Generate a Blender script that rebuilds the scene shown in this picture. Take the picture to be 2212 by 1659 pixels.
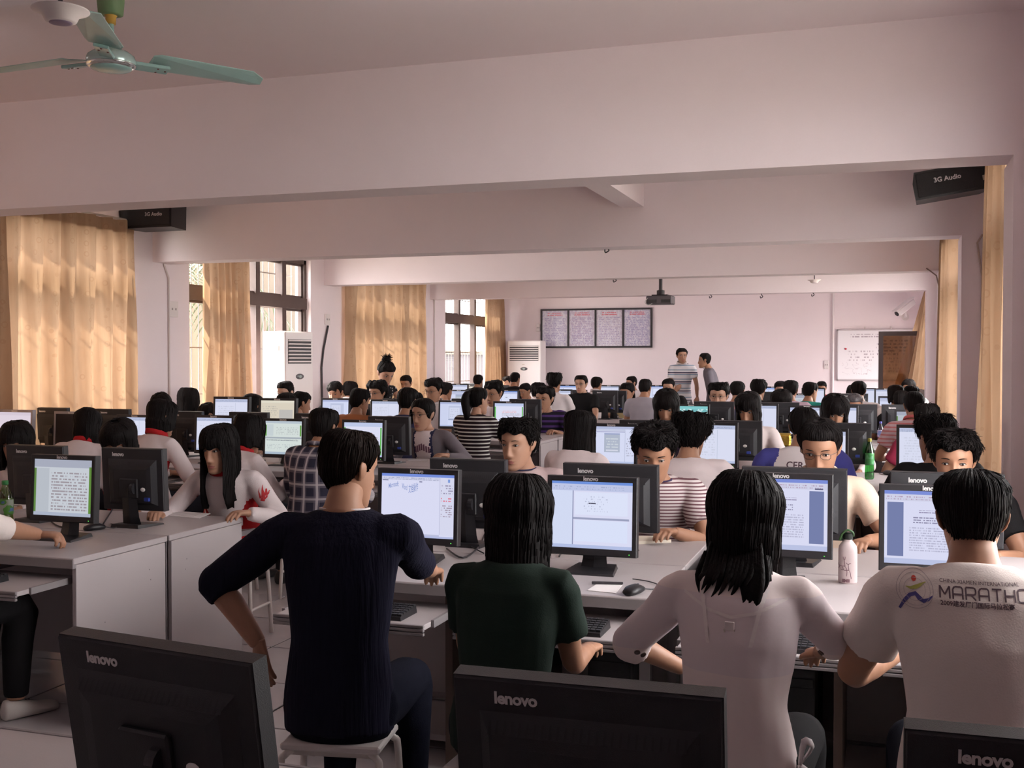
import bpy, bmesh, math, random
import numpy as np
from mathutils import Vector, Matrix
from mathutils.bvhtree import BVHTree
PI = math.pi
rad = math.radians
SC = bpy.context.scene
COL = SC.collection
for _o in list(bpy.data.objects):
    bpy.data.objects.remove(_o)

# ------------------------------------------------------------------ camera, light, exposure
FPX, YAW, PIT, HCAM = 2387.3, 0.3224, 0.0215, 1.6
cam_d = bpy.data.cameras.new('camera')
cam_d.sensor_fit = 'HORIZONTAL'
cam_d.sensor_width = 36.0
cam_d.lens = FPX * 36.0 / 2212.0
cam_d.clip_start = 0.05
cam_d.clip_end = 300
cam = bpy.data.objects.new('camera', cam_d)
cam.location = (0, 0, HCAM)
cam.rotation_euler = (PI / 2 - PIT, 0, YAW)
COL.objects.link(cam)
SC.camera = cam

world = bpy.data.worlds.new('world')
SC.world = world
world.use_nodes = True
_nt = world.node_tree
_bg = _nt.nodes['Background']
_bg.inputs['Color'].default_value = (1.0, 0.955, 0.965, 1)
_bg.inputs['Strength'].default_value = 18.0

sun_d = bpy.data.lights.new('sun', 'SUN')
sun_d.energy = 22.0
sun_d.angle = rad(1.2)
sun_d.color = (1.0, 0.88, 0.72)
sun = bpy.data.objects.new('sun', sun_d)
_dir = Vector((0.62, 0.10, -0.80))
sun.rotation_euler = _dir.to_track_quat('-Z', 'Y').to_euler()
sun.location = (-20, 5, 20)
COL.objects.link(sun)

SC.view_settings.view_transform = 'Standard'
SC.view_settings.look = 'None'
SC.view_settings.gamma = 1.0
SC.view_settings.use_curve_mapping = False
SC.view_settings.exposure = 0.16
SC.cycles.max_bounces = 8
SC.cycles.diffuse_bounces = 5
SC.cycles.glossy_bounces = 3
SC.cycles.transmission_bounces = 4
SC.cycles.transparent_max_bounces = 12
SC.cycles.caustics_reflective = False
SC.cycles.caustics_refractive = False
SC.cycles.sample_clamp_indirect = 6.0
SC.cycles.use_denoising = True

def portal(x, y0, y1, z0, z1, sx):
    """daylight portal in a window opening: only guides the sky's own light"""
    l = bpy.data.lights.new('window_daylight', 'AREA')
    l.shape = 'RECTANGLE'
    l.size = z1 - z0
    l.size_y = y1 - y0
    l.cycles.is_portal = True
    o = bpy.data.objects.new('window_daylight', l)
    o.location = (x, (y0 + y1) / 2, (z0 + z1) / 2)
    o.rotation_euler = (0, -PI / 2 if sx > 0 else PI / 2, 0)
    COL.objects.link(o)

def at(px, py, Y):
    """point of the plane y = Y that stands at a given place of the view"""
    u, v = (px - 1106) / FPX, (829.5 - py) / FPX
    sy, cy, sp, cp = math.sin(YAW), math.cos(YAW), math.sin(PIT), math.cos(PIT)
    F = Vector((-sy * cp, cy * cp, -sp))
    U = Vector((-sy * sp, cy * sp, cp))
    R = Vector((cy, sy, 0))
    d = F + R * u + U * v
    return Vector((0, 0, HCAM)) + d * (Y / d.y)

def atz(px, py, z):
    u, v = (px - 1106) / FPX, (829.5 - py) / FPX
    sy, cy, sp, cp = math.sin(YAW), math.cos(YAW), math.sin(PIT), math.cos(PIT)
    d = Vector((-sy * cp, cy * cp, -sp)) + Vector((cy, sy, 0)) * u + Vector((-sy * sp, cy * sp, cp)) * v
    return Vector((0, 0, HCAM)) + d * ((z - HCAM) / d.z)

# ------------------------------------------------------------------ materials
MATS = {}
def _new(name):
    m = bpy.data.materials.new(name)
    m.use_nodes = True
    nt = m.node_tree
    for n in list(nt.nodes):
        nt.nodes.remove(n)
    out = nt.nodes.new('ShaderNodeOutputMaterial')
    return m, nt, out

def N(nt, t, **kw):
    n = nt.nodes.new(t)
    for k, v in kw.items():
        if k in n.inputs.keys():
            n.inputs[k].default_value = v
        else:
            setattr(n, k, v)
    return n

def c4(c):
    return (c[0], c[1], c[2], 1.0)

def mat(name, col, rough=0.6, metal=0.0, noise=0.0, nscale=8.0, bump=0.0, bscale=60.0, spec=0.5, sheen=0.0, stretch=None):
    if name in MATS:
        return MATS[name]
    m, nt, out = _new(name)
    p = N(nt, 'ShaderNodeBsdfPrincipled')
    p.inputs['Base Color'].default_value = c4(col)
    p.inputs['Roughness'].default_value = rough
    p.inputs['Metallic'].default_value = metal
    p.inputs['Specular IOR Level'].default_value = spec
    if sheen:
        p.inputs['Sheen Weight'].default_value = sheen
    tc = N(nt, 'ShaderNodeTexCoord')
    src = tc.outputs['Object']
    if stretch:
        mp = N(nt, 'ShaderNodeMapping')
        mp.inputs['Scale'].default_value = stretch
        nt.links.new(src, mp.inputs['Vector'])
        src = mp.outputs['Vector']
    if noise:
        n = N(nt, 'ShaderNodeTexNoise', Scale=nscale, Detail=4.0)
        nt.links.new(src, n.inputs['Vector'])
        mx = N(nt, 'ShaderNodeMix', data_type='RGBA')
        mx.inputs[6].default_value = c4([max(0, x * (1 - noise)) for x in col])
        mx.inputs[7].default_value = c4([min(1, x * (1 + noise)) for x in col])
        nt.links.new(n.outputs['Fac'], mx.inputs[0])
        nt.links.new(mx.outputs[2], p.inputs['Base Color'])
    if bump:
        n = N(nt, 'ShaderNodeTexNoise', Scale=bscale, Detail=3.0)
        nt.links.new(src, n.inputs['Vector'])
        b = N(nt, 'ShaderNodeBump', Strength=bump, Distance=0.01)
        nt.links.new(n.outputs['Fac'], b.inputs['Height'])
        nt.links.new(b.outputs['Normal'], p.inputs['Normal'])
    nt.links.new(p.outputs[0], out.inputs[0])
    MATS[name] = m
    return m

def math_n(nt, op, a, b=None, c=None):
    n = nt.nodes.new('ShaderNodeMath')
    n.operation = op
    for i, x in enumerate((a, b, c)):
        if x is None:
            continue
        if isinstance(x, (int, float)):
            n.inputs[i].default_value = x
        else:
            nt.links.new(x, n.inputs[i])
    return n.outputs[0]

def mixc(nt, fac, a, b):
    n = N(nt, 'ShaderNodeMix', data_type='RGBA')
    for i, x in ((0, fac), (6, a), (7, b)):
        if isinstance(x, (tuple, list)):
            n.inputs[i].default_value = c4(x)
        elif isinstance(x, (int, float)):
            n.inputs[i].default_value = x
        else:
            nt.links.new(x, n.inputs[i])
    return n.outputs[2]

def cloth(name, kind, cols, **k):
    """patterned cloth: stripes / plaid / dots from the garment's own coordinates"""
    if name in MATS:
        return MATS[name]
    m, nt, out = _new(name)
    p = N(nt, 'ShaderNodeBsdfPrincipled', Roughness=0.85)
    p.inputs['Specular IOR Level'].default_value = 0.2
    tc = N(nt, 'ShaderNodeTexCoord')
    sx = N(nt, 'ShaderNodeSeparateXYZ')
    nt.links.new(tc.outputs['Object'], sx.inputs[0])
    X, Y, Z = sx.outputs
    def band(c, period, duty, off=0.0):
        f = math_n(nt, 'FRACT', math_n(nt, 'MULTIPLY_ADD', c, 1.0 / period, off))
        return math_n(nt, 'LESS_THAN', f, duty)
    if kind == 'stripe':
        c = mixc(nt, band(Z, k['period'], k.get('duty', .5)), cols[0], cols[1])
        if len(cols) > 2:
            c = mixc(nt, band(Z, k['period2'], k.get('duty2', .1), .3), c, cols[2])
    elif kind == 'plaid':
        c = mixc(nt, math_n(nt, 'MULTIPLY', band(X, .085, .42), .55), cols[0], cols[1])
        c = mixc(nt, math_n(nt, 'MULTIPLY', band(Z, .095, .42), .55), c, cols[1])
        c = mixc(nt, math_n(nt, 'MULTIPLY', band(X, .085, .16, .85), .75), c, cols[2])
        c = mixc(nt, math_n(nt, 'MULTIPLY', band(Z, .095, .14, .85), .6), c, cols[2])
    elif kind == 'dots':
        v = N(nt, 'ShaderNodeTexVoronoi', Scale=k.get('scale', 28.0), Randomness=0.35)
        nt.links.new(tc.outputs['Object'], v.inputs['Vector'])
        c = mixc(nt, math_n(nt, 'LESS_THAN', v.outputs['Distance'], k.get('r', .3)), cols[0], cols[1])
    elif kind == 'yoke':      # sheer blouse: a darker inner garment shows through below a line
        lo = math_n(nt, 'LESS_THAN', Z, k['z'])
        hi = math_n(nt, 'GREATER_THAN', Z, k['z2'])
        c = mixc(nt, math_n(nt, 'MULTIPLY', lo, hi), cols[0], cols[1])
    if not isinstance(c, tuple):
        nz = N(nt, 'ShaderNodeTexNoise', Scale=14.0, Detail=3.0)
        nt.links.new(tc.outputs['Object'], nz.inputs['Vector'])
        nt.links.new(c, p.inputs['Base Color'])
        b = N(nt, 'ShaderNodeBump', Strength=0.15, Distance=0.01)
        nt.links.new(nz.outputs['Fac'], b.inputs['Height'])
        nt.links.new(b.outputs['Normal'], p.inputs['Normal'])
    nt.links.new(p.outputs[0], out.inputs[0])
    MATS[name] = m
    return m

def glassy(name, col, gloss=0.08, rough=0.05):
    if name in MATS:
        return MATS[name]
    m, nt, out = _new(name)
    t = N(nt, 'ShaderNodeBsdfTransparent')
    t.inputs[0].default_value = c4(col)
    g = N(nt, 'ShaderNodeBsdfGlossy', Roughness=rough)
    mx = N(nt, 'ShaderNodeMixShader')
    mx.inputs[0].default_value = gloss
    nt.links.new(t.outputs[0], mx.inputs[1])
    nt.links.new(g.outputs[0], mx.inputs[2])
    nt.links.new(mx.outputs[0], out.inputs[0])
    MATS[name] = m
    return m

def emit(name, col, s):
    if name in MATS:
        return MATS[name]
    m, nt, out = _new(name)
    e = N(nt, 'ShaderNodeEmission', Strength=s)
    e.inputs[0].default_value = c4(col)
    nt.links.new(e.outputs[0], out.inputs[0])
    MATS[name] = m
    return m

def paint_ops(nt, base, ops, uv):
    """flat print on a UV-mapped sheet: rectangles and rows of text-like marks"""
    sx = N(nt, 'ShaderNodeSeparateXYZ')
    nt.links.new(uv, sx.inputs[0])
    U, V = sx.outputs[0], sx.outputs[1]
    c = None
    cur = base
    for op in ops:
        kind, x0, y0, x1, y1, col = op[:6]
        a = math_n(nt, 'MULTIPLY', math_n(nt, 'GREATER_THAN', U, x0), math_n(nt, 'LESS_THAN', U, x1))
        b = math_n(nt, 'MULTIPLY', math_n(nt, 'GREATER_THAN', V, y0), math_n(nt, 'LESS_THAN', V, y1))
        f = math_n(nt, 'MULTIPLY', a, b)
        if kind == 'txt':
            rows, cs, thr = op[6], op[7], op[8]
            vv = math_n(nt, 'MULTIPLY', math_n(nt, 'SUBTRACT', V, y0), rows / (y1 - y0))
            rowf = math_n(nt, 'FRACT', vv)
            rowi = math_n(nt, 'FLOOR', vv)
            cb = N(nt, 'ShaderNodeCombineXYZ')
            nt.links.new(math_n(nt, 'MULTIPLY', U, cs), cb.inputs[0])
            nt.links.new(math_n(nt, 'MULTIPLY', rowi, 7.31), cb.inputs[1])
            nz = N(nt, 'ShaderNodeTexNoise', Scale=1.0, Detail=1.0)
            nt.links.new(cb.outputs[0], nz.inputs['Vector'])
            f = math_n(nt, 'MULTIPLY', f, math_n(nt, 'LESS_THAN', rowf, 0.5))
            f = math_n(nt, 'MULTIPLY', f, math_n(nt, 'GREATER_THAN', nz.outputs['Fac'], thr))
        elif kind == 'scr':       # scribble: thin contour lines of a noise
            nz = N(nt, 'ShaderNodeTexNoise', Scale=op[6], Detail=2.0)
            nt.links.new(uv, nz.inputs['Vector'])
            d = math_n(nt, 'ABSOLUTE', math_n(nt, 'SUBTRACT', nz.outputs['Fac'], 0.5))
            f = math_n(nt, 'MULTIPLY', f, math_n(nt, 'LESS_THAN', d, op[7]))
        cur = mixc(nt, f, cur, col)
    if isinstance(cur, tuple):
        r = N(nt, 'ShaderNodeRGB')
        r.outputs[0].default_value = c4(cur)
        return r.outputs[0]
    return cur

def sheet_mat(name, base, ops, glow=None, rough=0.3):
    if name in MATS:
        return MATS[name]
    m, nt, out = _new(name)
    tc = N(nt, 'ShaderNodeTexCoord')
    c = paint_ops(nt, base, ops, tc.outputs['UV'])
    if glow:
        e = N(nt, 'ShaderNodeEmission', Strength=glow)
        nt.links.new(c, e.inputs[0])
        nt.links.new(e.outputs[0], out.inputs[0])
    else:
        p = N(nt, 'ShaderNodeBsdfPrincipled', Roughness=rough)
        nt.links.new(c, p.inputs['Base Color'])
        nt.links.new(p.outputs[0], out.inputs[0])
    MATS[name] = m
    return m

# ------------------------------------------------------------------ mesh helpers
class MB:
    def __init__(self):
        self.v, self.f, self.m = [], [], []
        self.cm = 0
    def add(self, vs, fs):
        k = len(self.v)
        self.v += [tuple(p) for p in vs]
        self.f += [tuple(i + k for i in f) for f in fs]
        self.m += [self.cm] * len(fs)
        return self
    def box(self, x0, x1, y0, y1, z0, z1, c=0.0, M=None):
        x0, x1 = min(x0, x1), max(x0, x1)
        y0, y1 = min(y0, y1), max(y0, y1)
        z0, z1 = min(z0, z1), max(z0, z1)
        if c <= 0:
            vs = [(x, y, z) for z in (z0, z1) for y in (y0, y1) for x in (x0, x1)]
            fs = [(0, 2, 3, 1), (4, 5, 7, 6), (0, 1, 5, 4), (2, 6, 7, 3), (0, 4, 6, 2), (1, 3, 7, 5)]
        else:
            c = min(c, (x1 - x0) / 2.01, (y1 - y0) / 2.01, (z1 - z0) / 2.01)
            vs, idx = [], {}
            for ix, X in enumerate((x0, x1)):
                for iy, Y in enumerate((y0, y1)):
                    for iz, Z in enumerate((z0, z1)):
                        sx, sy, sz = (1, -1)[ix], (1, -1)[iy], (1, -1)[iz]
                        idx[ix, iy, iz, 0] = len(vs); vs.append((X, Y + sy * c, Z + sz * c))
                        idx[ix, iy, iz, 1] = len(vs); vs.append((X + sx * c, Y, Z + sz * c))
                        idx[ix, iy, iz, 2] = len(vs); vs.append((X + sx * c, Y + sy * c, Z))
            fs = []
            for s in (0, 1):
                q = [idx[s, 0, 0, 0], idx[s, 1, 0, 0], idx[s, 1, 1, 0], idx[s, 0, 1, 0]]
                fs.append(tuple(q if s else q[::-1]))
                q = [idx[0, s, 0, 1], idx[1, s, 0, 1], idx[1, s, 1, 1], idx[0, s, 1, 1]]
                fs.append(tuple(q[::-1] if s else q))
                q = [idx[0, 0, s, 2], idx[1, 0, s, 2], idx[1, 1, s, 2], idx[0, 1, s, 2]]
                fs.append(tuple(q if s else q[::-1]))
            for a in (0, 1):
                for b in (0, 1):
                    for (p, q2) in (((0, a, b), (1, a, b)),):
                        g = (idx[0, a, b, 1], idx[1, a, b, 1], idx[1, a, b, 2], idx[0, a, b, 2])
                        fs.append(g if a == b else g[::-1])
                    g = (idx[a, 0, b, 0], idx[a, 1, b, 0], idx[a, 1, b, 2], idx[a, 0, b, 2])
                    fs.append(g if a != b else g[::-1])
                    g = (idx[a, b, 0, 0], idx[a, b, 1, 0], idx[a, b, 1, 1], idx[a, b, 0, 1])
                    fs.append(g if a == b else g[::-1])
            for a in (0, 1):
                for b in (0, 1):
                    for d in (0, 1):
                        g = (idx[a, b, d, 0], idx[a, b, d, 1], idx[a, b, d, 2])
                        fs.append(g if (a + b + d) % 2 else g[::-1])
        if M is not None:
            vs = [M @ Vector(p) for p in vs]
        return self.add(vs, fs)
    def tube(self, pts, rads, n=8, ry=1.0, caps=True, smooth=0):
        pts = [Vector(p) for p in pts]
        if isinstance(rads, (int, float)):
            rads = [rads] * len(pts)
        if smooth:
            P, R = [], []
            for i in range(len(pts) - 1):
                p0, p1, p2, p3 = pts[max(i - 1, 0)], pts[i], pts[i + 1], pts[min(i + 2, len(pts) - 1)]
                for k in range(smooth):
                    t = k / smooth
                    P.append(.5 * ((2 * p1) + (p2 - p0) * t + (2 * p0 - 5 * p1 + 4 * p2 - p3) * t * t + (3 * p1 - p0 - 3 * p2 + p3) * t ** 3))
                    R.append(rads[i] * (1 - t) + rads[i + 1] * t)
            P.append(pts[-1]); R.append(rads[-1])
            pts, rads = P, R
        t0 = (pts[1] - pts[0]).normalized()
        ref = Vector((0, 0, 1)) if abs(t0.z) < .9 else Vector((0, 1, 0))
        a = t0.cross(ref).normalized()
        vs, fs = [], []
        for i, p in enumerate(pts):
            t = (pts[min(i + 1, len(pts) - 1)] - pts[max(i - 1, 0)])
            t = t.normalized() if t.length > 1e-9 else t0
            a = (a - t * a.dot(t))
            a = a.normalized() if a.length > 1e-6 else t.orthogonal().normalized()
            b = t.cross(a)
            for k in range(n):
                q = 2 * PI * k / n
                vs.append(p + a * math.cos(q) * rads[i] + b * math.sin(q) * rads[i] * ry)
        for i in range(len(pts) - 1):
            for k in range(n):
                fs.append((i * n + k, i * n + (k + 1) % n, (i + 1) * n + (k + 1) % n, (i + 1) * n + k))
        if caps:
            m = len(pts) - 1
            fs.append(tuple(range(n))[::-1])
            fs.append(tuple(m * n + k for k in range(n)))
        return self.add(vs, fs)
    def lathe(self, prof, n=20, o=(0, 0, 0), M=None):
        vs, fs = [], []
        for (r, z) in prof:
            for k in range(n):
                q = 2 * PI * k / n
                vs.append(Vector((o[0] + r * math.cos(q), o[1] + r * math.sin(q), o[2] + z)))
        for i in range(len(prof) - 1):
            for k in range(n):
                fs.append((i * n + k, i * n + (k + 1) % n, (i + 1) * n + (k + 1) % n, (i + 1) * n + k))
        fs.append(tuple(range(n))[::-1])
        fs.append(tuple((len(prof) - 1) * n + k for k in range(n)))
        if M is not None:
            vs = [M @ p for p in vs]
        return self.add(vs, fs)
    def ell(self, c, r, n=12, m=8, M=None):
        vs, fs = [], []
        for i in range(m + 1):
            e = -PI / 2 + PI * i / m
            e = max(min(e, PI / 2 - 1e-3), -PI / 2 + 1e-3)
            for k in range(n):
                q = 2 * PI * k / n
                vs.append(Vector((r[0] * math.cos(e) * math.cos(q), r[1] * math.cos(e) * math.sin(q), r[2] * math.sin(e))))
        for i in range(m):
            for k in range(n):
                fs.append((i * n + k, i * n + (k + 1) % n, (i + 1) * n + (k + 1) % n, (i + 1) * n + k))
        fs.append(tuple(range(n))[::-1])
        fs.append(tuple(m * n + k for k in range(n)))
        if M is not None:
            vs = [M @ p for p in vs]
        vs = [p + Vector(c) for p in vs]
        return self.add(vs, fs)
    def loft(self, rings, n=16):
        """rings: (centre, axis a, axis b)"""
        vs, fs = [], []
        for c, a, b in rings:
            for k in range(n):
                q = 2 * PI * k / n
                vs.append(Vector(c) + Vector(a) * math.cos(q) + Vector(b) * math.sin(q))
        for i in range(len(rings) - 1):
            for k in range(n):
                fs.append((i * n + k, i * n + (k + 1) % n, (i + 1) * n + (k + 1) % n, (i + 1) * n + k))
        fs.append(tuple(range(n))[::-1])
        fs.append(tuple((len(rings) - 1) * n + k for k in range(n)))
        return self.add(vs, fs)
    def mesh(self, name, mats, smooth=False):
        me = bpy.data.meshes.new(name)
        me.from_pydata(self.v, [], self.f)
        if not isinstance(mats, (list, tuple)):
            mats = [mats]
        for mm in mats:
            me.materials.append(mm)
        if len(mats) > 1:
            me.polygons.foreach_set('material_index', self.m)
        if smooth:
            me.polygons.foreach_set('use_smooth', [True] * len(me.polygons))
        me.update()
        return me
    def obj(self, name, mats, parent=None, smooth=False, loc=None):
        return link(name, self.mesh(name, mats, smooth), parent, loc)

def link(name, me, parent=None, loc=None, rz=None):
    o = bpy.data.objects.new(name, me)
    COL.objects.link(o)
    if parent is not None:
        o.parent = parent
    if loc is not None:
        o.location = loc
    if rz is not None:
        o.rotation_euler = (0, 0, rz)
    return o

def thing(name, label, cat, loc=(0, 0, 0), rz=0.0, group=None):
    o = bpy.data.objects.new(name, None)
    o.empty_display_size = 0.1
    COL.objects.link(o)
    o.location = loc
    o.rotation_euler = (0, 0, rz)
    tag(o, label, cat, group)
    return o

def tag(o, label, cat, group=None):
    o['label'] = label
    o['category'] = cat
    if group:
        o['group'] = group
    return o

def struct(o, label=None):
    o['kind'] = 'structure'
    if label:
        o['label'] = label
    return o

def dup(root, loc, rz, label, group=None):
    r = root.copy(); COL.objects.link(r)
    r.location = loc; r.rotation_euler = (0, 0, rz); r['label'] = label
    if group:
        r['group'] = group
    for ch in root.children:
        c = ch.copy(); COL.objects.link(c); c.parent = r
        for g in ch.children:
            d = g.copy(); COL.objects.link(d); d.parent = c
    return r

_TXT = {}
def text_mesh(body, size, bold=0.0, extrude=0.0, squash=1.0, align='LEFT', space=1.0):
    """flat lettering in the XZ plane, facing -Y"""
    cu = bpy.data.curves.new('lettering', 'FONT')
    cu.body = body; cu.size = size; cu.offset = bold; cu.extrude = extrude
    cu.align_x = align; cu.align_y = 'CENTER'; cu.space_character = space
    cu.resolution_u = 3
    o = bpy.data.objects.new('lettering', cu)
    COL.objects.link(o)
    dg = bpy.context.evaluated_depsgraph_get()
    me = bpy.data.meshes.new_from_object(o.evaluated_get(dg))
    bpy.data.objects.remove(o)
    me.transform(Matrix(((squash, 0, 0, 0), (0, 0, -1, 0), (0, 1, 0, 0), (0, 0, 0, 1))))
    return me

def quad_uv(name, pts, m):
    me = bpy.data.meshes.new(name)
    me.from_pydata([tuple(p) for p in pts], [], [(0, 1, 2, 3)])
    uv = me.uv_layers.new(name='uv')
    for i, c in enumerate(((0, 0), (1, 0), (1, 1), (0, 1))):
        uv.data[i].uv = c
    me.materials.append(m)
    return me
# ------------------------------------------------------------------ the room
K = 1.15
XL, XR, XRC = -7.39, 0.805, 0.633
YB, YF, ZC, ZB = -2.4, 21.5, 3.38, 2.648
def ZK(z): return 1.6 + (z - 1.6) * K
WALLC = (0.80, 0.71, 0.735)
M_wall = mat('wall_paint', WALLC, 0.9, noise=0.03, nscale=3.0, bump=0.08, bscale=90)
M_ceil = mat('ceiling_paint', (0.78, 0.69, 0.715), 0.9, noise=0.03, nscale=2.0, bump=0.05, bscale=70)
M_beam = mat('beam_paint', (0.80, 0.71, 0.735), 0.9, noise=0.03, nscale=2.5, bump=0.05, bscale=70)
M_grout = mat('floor_grout', (0.035, 0.03, 0.03), 0.9)
M_tile = mat('floor_tile', (0.62, 0.585, 0.60), 0.22, noise=0.08, nscale=6.0)
M_frame = mat('window_brown', (0.075, 0.045, 0.038), 0.5, noise=0.15, nscale=10)
M_glass = glassy('window_glass', (0.97, 0.98, 0.97), 0.05)
M_iron = mat('iron_bar', (0.30, 0.27, 0.26), 0.6)
M_pipe = mat('conduit_white', (0.62, 0.56, 0.55), 0.6)
M_cable = mat('cable_dark', (0.03, 0.025, 0.03), 0.6)

b = MB(); b.box(XL - .3, XR + .3, YB - .3, YF + .3, -.2, -.006)
floor = struct(b.obj('floor', M_grout), 'pale floor tiles with dark joints')
# tiles: one part each in the part of the room that can be seen, the far ones joined
TS = .60
tile_b = MB(); tile_b.box(-TS / 2 + .006, TS / 2 - .006, -TS / 2 + .006, TS / 2 - .006, -.006, 0, .0015)
tile_me = tile_b.mesh('tile', M_tile)
far_b = MB()
rnd = random.Random(4)
for iy in range(-4, 36):
    for ix in range(14):
        cx, cy = XL + TS / 2 + ix * TS - .03, iy * TS + TS / 2
        if cy > YF - .2:
            continue
        if 1.2 < cy < 13.0:
            o = link('tile', tile_me, floor, (cx, cy, rnd.uniform(-.0006, .0006)))
        else:
            far_b.box(cx - TS / 2 + .004, cx + TS / 2 - .004, cy - TS / 2 + .004, cy + TS / 2 - .004, -.006, 0)
o = far_b.obj('far_tiles', M_tile, floor); o['kind'] = 'stuff'

b = MB(); b.box(XL - .3, XR + .3, YB - .3, YF + .3, ZC, ZC + .2)
struct(b.obj('ceiling', M_ceil))

LW = [(a * K, c * K) for a, c in ((2.62, 5.05), (5.93, 8.38), (9.27, 11.70), (12.58, 15.03), (15.97, 18.25))]
RW = [(a * K, c * K) for a, c in ((2.6, 4.6), (5.85, 7.62), (9.25, 11.75), (12.6, 14.9), (15.72, 16.9))]
DOOR = (17.15 * K, 17.95 * K)
ZW0, ZW1 = .84, ZK(2.78)

def wall_x(x0, x1, opens, door=None):
    b = MB()
    y = YB
    for (a, c) in opens:
        b.box(x0, x1, y, a, 0, ZC)
        b.box(x0, x1, a, c, 0, ZW0)
        b.box(x0, x1, a, c, ZW1, ZC)
        y = c
    if door:
        b.box(x0, x1, y, door[0], 0, ZC); b.box(x0, x1, door[0], door[1], 2.16, ZC); y = door[1]
    b.box(x0, x1, y, YF, 0, ZC)
    return b
struct(wall_x(XL - .24, XL, LW).obj('wall_left', M_wall))
struct(wall_x(XR, XR + .24, RW, DOOR).obj('wall_right', M_wall))
b = MB(); b.box(XL - .3, XR + .3, YF, YF + .24, 0, ZC)
struct(b.obj('wall_far', M_wall))
b = MB(); b.box(XL - .3, XR + .3, YB - .24, YB, 0, ZC)
struct(b.obj('wall_near', M_wall))
# beams across the room, with the pillars they rest on
BY = [(2.04 + 3.33 * i) * K for i in range(5)]
for i, y in enumerate(BY):
    b = MB(); b.box(XL, XR, y, y + .31, ZB, ZC)
    o = struct(b.obj('trim_%d' % (i + 1), M_beam), 'white painted ceiling beam across the room')
    b = MB(); b.box(XRC, XR, y, y + .46, 0, ZB)
    struct(b.obj('trim_%d' % (i + 11), M_beam), 'white pillar against the right wall')
b = MB(); b.box(-1.98 * K, -1.80 * K, BY[1] + .31, BY[2], ZK(2.82), ZC)
struct(b.obj('trim_21', M_beam), 'short lengthwise beam between two cross beams')

def window(idx, x, y0, y1, sx, mull, panes_open=()):
    """brown framed window: outer frame, transom and mullions; panes below and above"""
    nm = 'window_%d' % idx
    root = bpy.data.objects.new(nm, None); COL.objects.link(root)
    root.location = (x, 0, 0); root['kind'] = 'structure'
    t, d = .055, .05
    ZT0, ZT1 = ZK(2.20), ZK(2.33)
    b = MB()
    b.box(-d, d, y0, y0 + t, ZW0, ZW1); b.box(-d, d, y1 - t, y1, ZW0, ZW1)
    b.box(-d, d, y0, y1, ZW0, ZW0 + t); b.box(-d, d, y0, y1, ZW1 - t, ZW1)
    b.obj('frame', M_frame, root)
    b = MB(); b.box(-d * 1.2, d * 1.2, y0, y1, ZT0, ZT1)
    b.obj('transom', M_frame, root)
    ys = [y0 + t] + mull + [y1 - t]
    for my in mull:
        b = MB(); b.box(-d, d, my - .05, my + .05, ZW0, ZW1)
        b.obj('mullion', M_frame, root)
    for i in range(len(ys) - 1):
        a, c = ys[i], ys[i + 1]
        for (za, zb, low) in ((ZW0 + t, ZT0, True), (ZT1, ZW1 - t, False)):
            if low and i in panes_open:
                continue
            b = MB(); b.box(-.004, .004, a, c, za, zb)
            b.obj('pane', M_glass, root)
            s = .03
            b = MB()
            b.box(-.02, .02, a, a + s, za, zb); b.box(-.02, .02, c - s, c, za, zb)
            b.box(-.02, .02, a, c, za, za + s); b.box(-.02, .02, a, c, zb - s, zb)
            b.obj('sash', M_frame, root)
    b = MB(); b.box(-.13 * (1 if sx > 0 else -1), .14 * sx, y0 - .03, y1 + .03, ZW0 - .04, ZW0)
    b.obj('sill', M_wall, root)
    # security bars outside
    xo = -.17 * sx
    k = int((y1 - y0) / .14)
    for j in range(k + 1):
        yy = y0 + .02 + (y1 - y0 - .04) * j / k
        b = MB(); b.tube([(xo, yy, ZW0), (xo, yy, ZW1)], .0065, 5)
        b.obj('security_bar', M_iron, root)
    for zz in (1.2, 1.75, 2.3, 2.75):
        b = MB(); b.box(xo - .004, xo + .004, y0, y1, zz - .008, zz + .008)
        b.obj('cross_bar', M_iron, root)
    return root
for i, (a, c) in enumerate(LW):
    w = c - a
    m_ = [a + w * .34, a + w * .66]
    if i == 2:
        m_ = [a + .62 * K, a + 1.36 * K, a + 1.92 * K]
    window(i + 1, XL - .12, a, c, 1, m_, (1, 2) if i == 2 else ((1,) if i == 4 else ()))
    portal(XL - .25, a, c, ZW0, ZW1, 1)
for i, (a, c) in enumerate(RW):
    w = c - a
    window(i + 6, XR + .12, a, c, -1, [a + w * .5])
    portal(XR + .25, a, c, ZW0, ZW1, -1)
portal(XR + .25, DOOR[0], DOOR[1], 0, 2.16, -1)

# outside: ground, a cream building by the left windows, palm leaves
b = MB(); b.box(-40, XL - .3, -20, 50, -.6, -.5); b.box(XR + .3, 40, -20, 50, -.6, -.5)
struct(b.obj('ground', mat('outside_ground', (.34, .33, .29), .95, noise=.2, nscale=.8)))
M_cream = mat('cream_render', (.058, .044, .029), .9, noise=.05, nscale=2)
M_bwall = mat('pale_render', (.026, .021, .024), .9, noise=.06, nscale=2)
t = thing('building', 'cream rendered building corner outside the second window', 'building', (-11.4, 21.8, -.5))
b = MB(); b.box(-.9, .6, -4.4, 1.2, 0, 4.6); b.obj('wall', M_cream, t)
b = MB(); b.box(-1.1, .8, -4.6, 1.4, 4.6, 4.8); b.obj('roof_slab', M_bwall, t)
t = thing('garden_wall', 'low pale wall outside the far left window', 'wall', (-10.6, 28.5, -.5))
b = MB(); b.box(-.15, .15, -5.2, 7, 0, 2.25); b.obj('wall', M_bwall, t)
b = MB(); b.box(-.22, .22, -5.25, 7.05, 2.25, 2.35); b.obj('coping', M_cream, t)
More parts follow.
